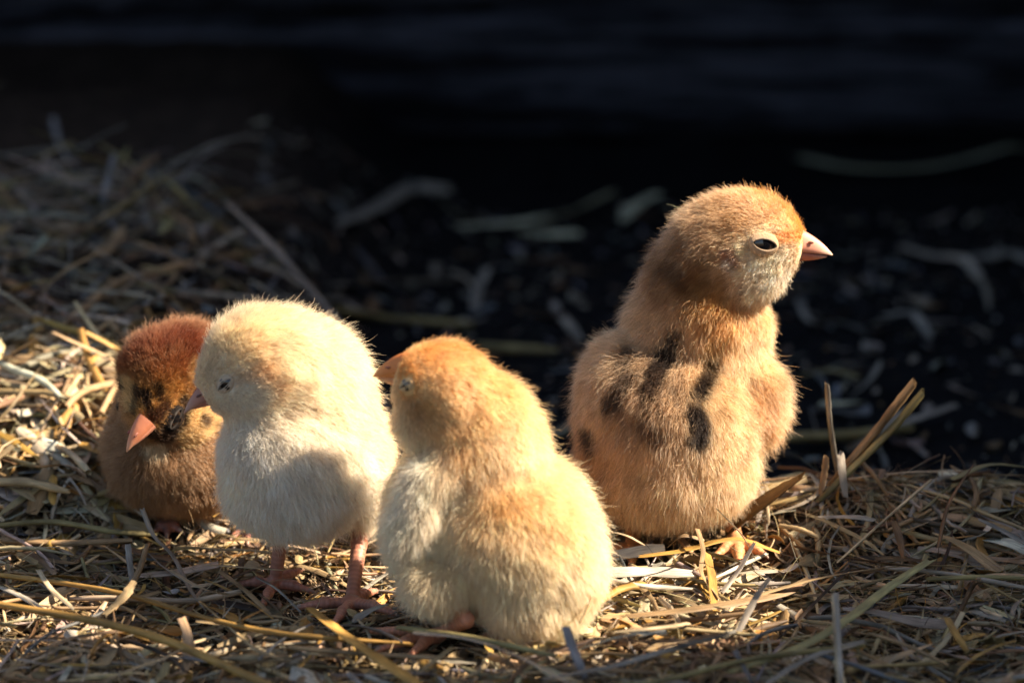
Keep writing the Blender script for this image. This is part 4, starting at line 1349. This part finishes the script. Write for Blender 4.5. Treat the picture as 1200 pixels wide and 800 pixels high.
S_([(62, 140, 1.6), (72, 175, 1.2), (96, 205, .8)], 8, 'slate', 'blade', 'faint bluish stem leaning on the wall at the top left')
# behind, centre
S_([(542, 266, .5), (600, 262, .6), (640, 256, .6)], 13, 'celadon', 'blade', 'blurred olive leaf on the dark soil behind the centre')
S_([(632, 256, .6), (670, 248, .6), (716, 228, .7)], 15, 'celadon', 'blade', 'blurred pale green leaf on the dark soil, pointing up to the right')
S_([(612, 273, .4), (640, 275, .4), (672, 274, .4)], 12, 'celadon', 'blade', 'short blurred yellow-green leaf below the pale green one')
S_([(732, 256, .6), (748, 240, .7), (770, 228, .7)], 14, 'celadon', 'blade', 'blurred greenish scrap left of the striped chick head')
S_([(400, 334, .5), (460, 331, .5), (526, 330, .5)], 19, 'grey', 'blade', 'blurred broad grey straw above the gap between the pale and golden chicks')
S_([(400, 262, .4), (440, 245, .6), (480, 222, .7), (522, 222, .6)], 18, 'ash', 'blade', 'blurred dull grey scrap behind the pale chick')
S_([(390, 362, .4), (450, 372, .4), (552, 380, .4)], 11, 'olive', 'round', 'blurred olive stem behind the golden chick head')
S_([(566, 406, .4), (600, 408, .4), (644, 410, .4)], 14, 'olive', 'round', 'blurred olive stem end right of the golden chick head')
S_([(556, 360, .3), (562, 335, .5), (572, 315, .6)], 12, 'ash', 'blade', 'blurred bluish scrap standing behind the golden chick')
S_([(652, 365, .3), (668, 382, .3), (682, 398, .3)], 11, 'grey', 'blade', 'blurred grey scrap left of the striped chick back')
# behind, right
S_([(940, 186, .6), (1000, 198, .7), (1080, 198, .8), (1140, 186, .9), (1178, 174, 1.0)], 20, 'celadon', 'blade', 'long blurred grey-green stalk arching over the dark at the upper right')
S_([(1184, 172, .8), (1210, 176, .8)], 16, 'celadon', 'blade', 'blurred stalk end cut by the right edge')
S_([(1056, 290, .5), (1095, 300, .6), (1130, 304, .6), (1150, 328, .4)], 13, 'grey', 'blade', 'blurred pale hooked straw on the soil at the right')
S_([(1158, 300, .3), (1185, 296, .4), (1208, 306, .3)], 34, 'ash', 'chip', 'blurred bluish flake at the right edge', name='bark_flake')
S_([(920, 512, .5), (990, 510, .5), (1062, 502, .5)], 17, 'olive', 'round', 'blurred olive stalk lying behind the right mound')
S_([(968, 474, .5), (985, 474, .5), (1004, 472, .5)], 20, 'celadon', 'blade', 'blurred yellow-green scrap behind the grey upright straw')
S_([(1030, 502, .5), (1070, 492, .5), (1116, 476, .5)], 12, 'grey', 'blade', 'blurred grey straw behind the leaning stalks')
S_([(940, 440, .3), (975, 434, .4), (1004, 442, .3)], 9, 'olive', 'blade', 'blurred dim olive straw right of the striped chick wing')
S_([(936, 350, .3), (950, 378, .3), (985, 378, .4), (1018, 392, .3)], 10, 'ash', 'blade', 'blurred forked grey straw below the striped chick beak')
S_([(1040, 370, .3), (1070, 368, .4), (1088, 392, .3)], 12, 'ash', 'blade', 'blurred bent grey scrap on the soil at the right')
S_([(1120, 560, .9), (1160, 545, 1.0), (1206, 548, .9)], 10, 'olive', 'blade', 'dim olive blade on the far side of the right mound')


# medium stalks: named by colour, size, lie and patch
COLOUR_WORDS = [('whitish', 'white'), ('pale', 'pale'), ('beige', 'beige'), ('golden', 'gold'), ('tan', 'tan'), ('brown', 'brown'),
                ('dark brown', 'dark'), ('grey', 'grey'), ('olive', 'olive'), ('slate grey', 'slate')]


USED = set()


def describe(C, L_, w, k, c, place):
    q = np.log(np.maximum(c, 1e-3))
    cw = min(COLOUR_WORDS, key=lambda a: float(((np.log(np.array(PAL[a[1]])) - q) ** 2).sum()))[0]
    def pix(p):
        d = p - CAM
        f = d @ FWD
        return np.array([600 + FPX * d[0] / f, 400 - FPX * (d @ UPV) / f])
    a, b = pix(C[0]), pix(C[-1])
    v = b - a if b[0] > a[0] else a - b
    ang = math.degrees(math.atan2(-v[1], v[0]))
    lie = 'lying level' if abs(ang) < 9 else ('slanting up to the right' if 9 <= ang < 60 else ('slanting down to the right' if -60 < ang <= -9 else 'pointing at the viewer'))
    ln = 'short' if L_ < 3.0 else ('' if L_ < 4.3 else 'long')
    wd = 'narrow' if w < 0.07 else ('' if w < 0.11 else 'broad')
    fm = 'blade' if k == 'blade' else 'stem'
    return ' '.join(x for x in (ln, wd, cw, 'straw', fm, lie, place) if x)


def scatter_stalks(n, region, pxw, pal, label, group, lift=(-0.1, 0.5), length=(2.5, 6.0), tilt=0.08, keep=None, kinds=('blade', 'round')):
    made = 0
    tries = 0
    while made < n and tries < n * 8:
        tries += 1
        x, y = [float(a[0]) for a in region(1)]
        if keep is not None and not keep(np.array([x]), np.array([y]))[0]: continue
        L_ = length[0] + (length[1] - length[0]) * rng.random() ** 1.5
        a = rng.random() * 2 * np.pi
        ns = 9
        t = np.linspace(-0.5, 0.5, ns)
        aa = a + 0.5 * rng.standard_normal() * t
        X = x + np.cumsum(np.cos(aa)) * L_ / ns - np.cos(a) * L_ / 2
        Y = y + np.cumsum(np.sin(aa)) * L_ / ns - np.sin(a) * L_ / 2
        gz = ground_h(X, Y)
        tl = tilt * rng.standard_normal()
        Z = 0.7 * gz + 0.3 * gz.mean() + lift[0] + (lift[1] - lift[0]) * rng.random() + tl * t * L_ + abs(tl) * L_ * 0.3
        C = np.stack([X, Y, Z], -1)
        if any((sd(C) < 0.12).any() for sd in BODIES): continue
        k = kinds[int(rng.integers(len(kinds)))]
        sec, fl = {'round': (SEC_ROUND, 0.8), 'blade': (SEC_BLADE, 1.0)}[k]
        w = (pxw[0] + (pxw[1] - pxw[0]) * rng.random() ** 1.5) / 42 / 2
        W = w * np.interp(t, [-0.5, -0.4, 0.35, 0.5], [0.8, 1, 0.9, 0.5]) * (1 + 0.07 * rng.standard_normal(ns))
        V, F, fib, _ = sweep(C[None], W[None], sec, np.full((1, ns), 0.6 * rng.standard_normal()), fl, int(rng.integers(1000)))
        kk = len(sec)
        for e, sg in ((0, -1), (ns - 1, 1)):
            V[e * kk:(e + 1) * kk] += unit(C[1] - C[0]) * (rng.random((kk, 1)) * w * 1.8 * sg)
        c = pal(1)[0]
        lab = describe(C, L_, w, k, c, label)
        if lab in USED: continue
        USED.add(lab)
        tl2 = np.repeat(np.linspace(0, 1, ns), kk)
        cc = np.clip(c[None] * (1 + 0.15 * np.sin(tl2 * 8 + rng.random() * 6))[:, None], 0.01, 0.8)
        o = mesh_obj('straw_stalk', V, F, M_STRAW, origin=C[0], attrs={'col': ('FLOAT_COLOR', cc), 'fib': ('FLOAT_VECTOR', fib)})
        tag(o, lab, 'straw', group)
        made += 1


scatter_stalks(52, rect(5, 15, -7, 6), (4, 9), MIX_MID, 'on the right mound', 'straws on the right mound')
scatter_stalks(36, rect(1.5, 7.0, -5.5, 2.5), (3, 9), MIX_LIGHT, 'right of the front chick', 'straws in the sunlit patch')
scatter_stalks(48, rect(-15, -4, -7, 2.5), (4, 9), MIX_MID, 'before the left chicks', 'straws at the front left')
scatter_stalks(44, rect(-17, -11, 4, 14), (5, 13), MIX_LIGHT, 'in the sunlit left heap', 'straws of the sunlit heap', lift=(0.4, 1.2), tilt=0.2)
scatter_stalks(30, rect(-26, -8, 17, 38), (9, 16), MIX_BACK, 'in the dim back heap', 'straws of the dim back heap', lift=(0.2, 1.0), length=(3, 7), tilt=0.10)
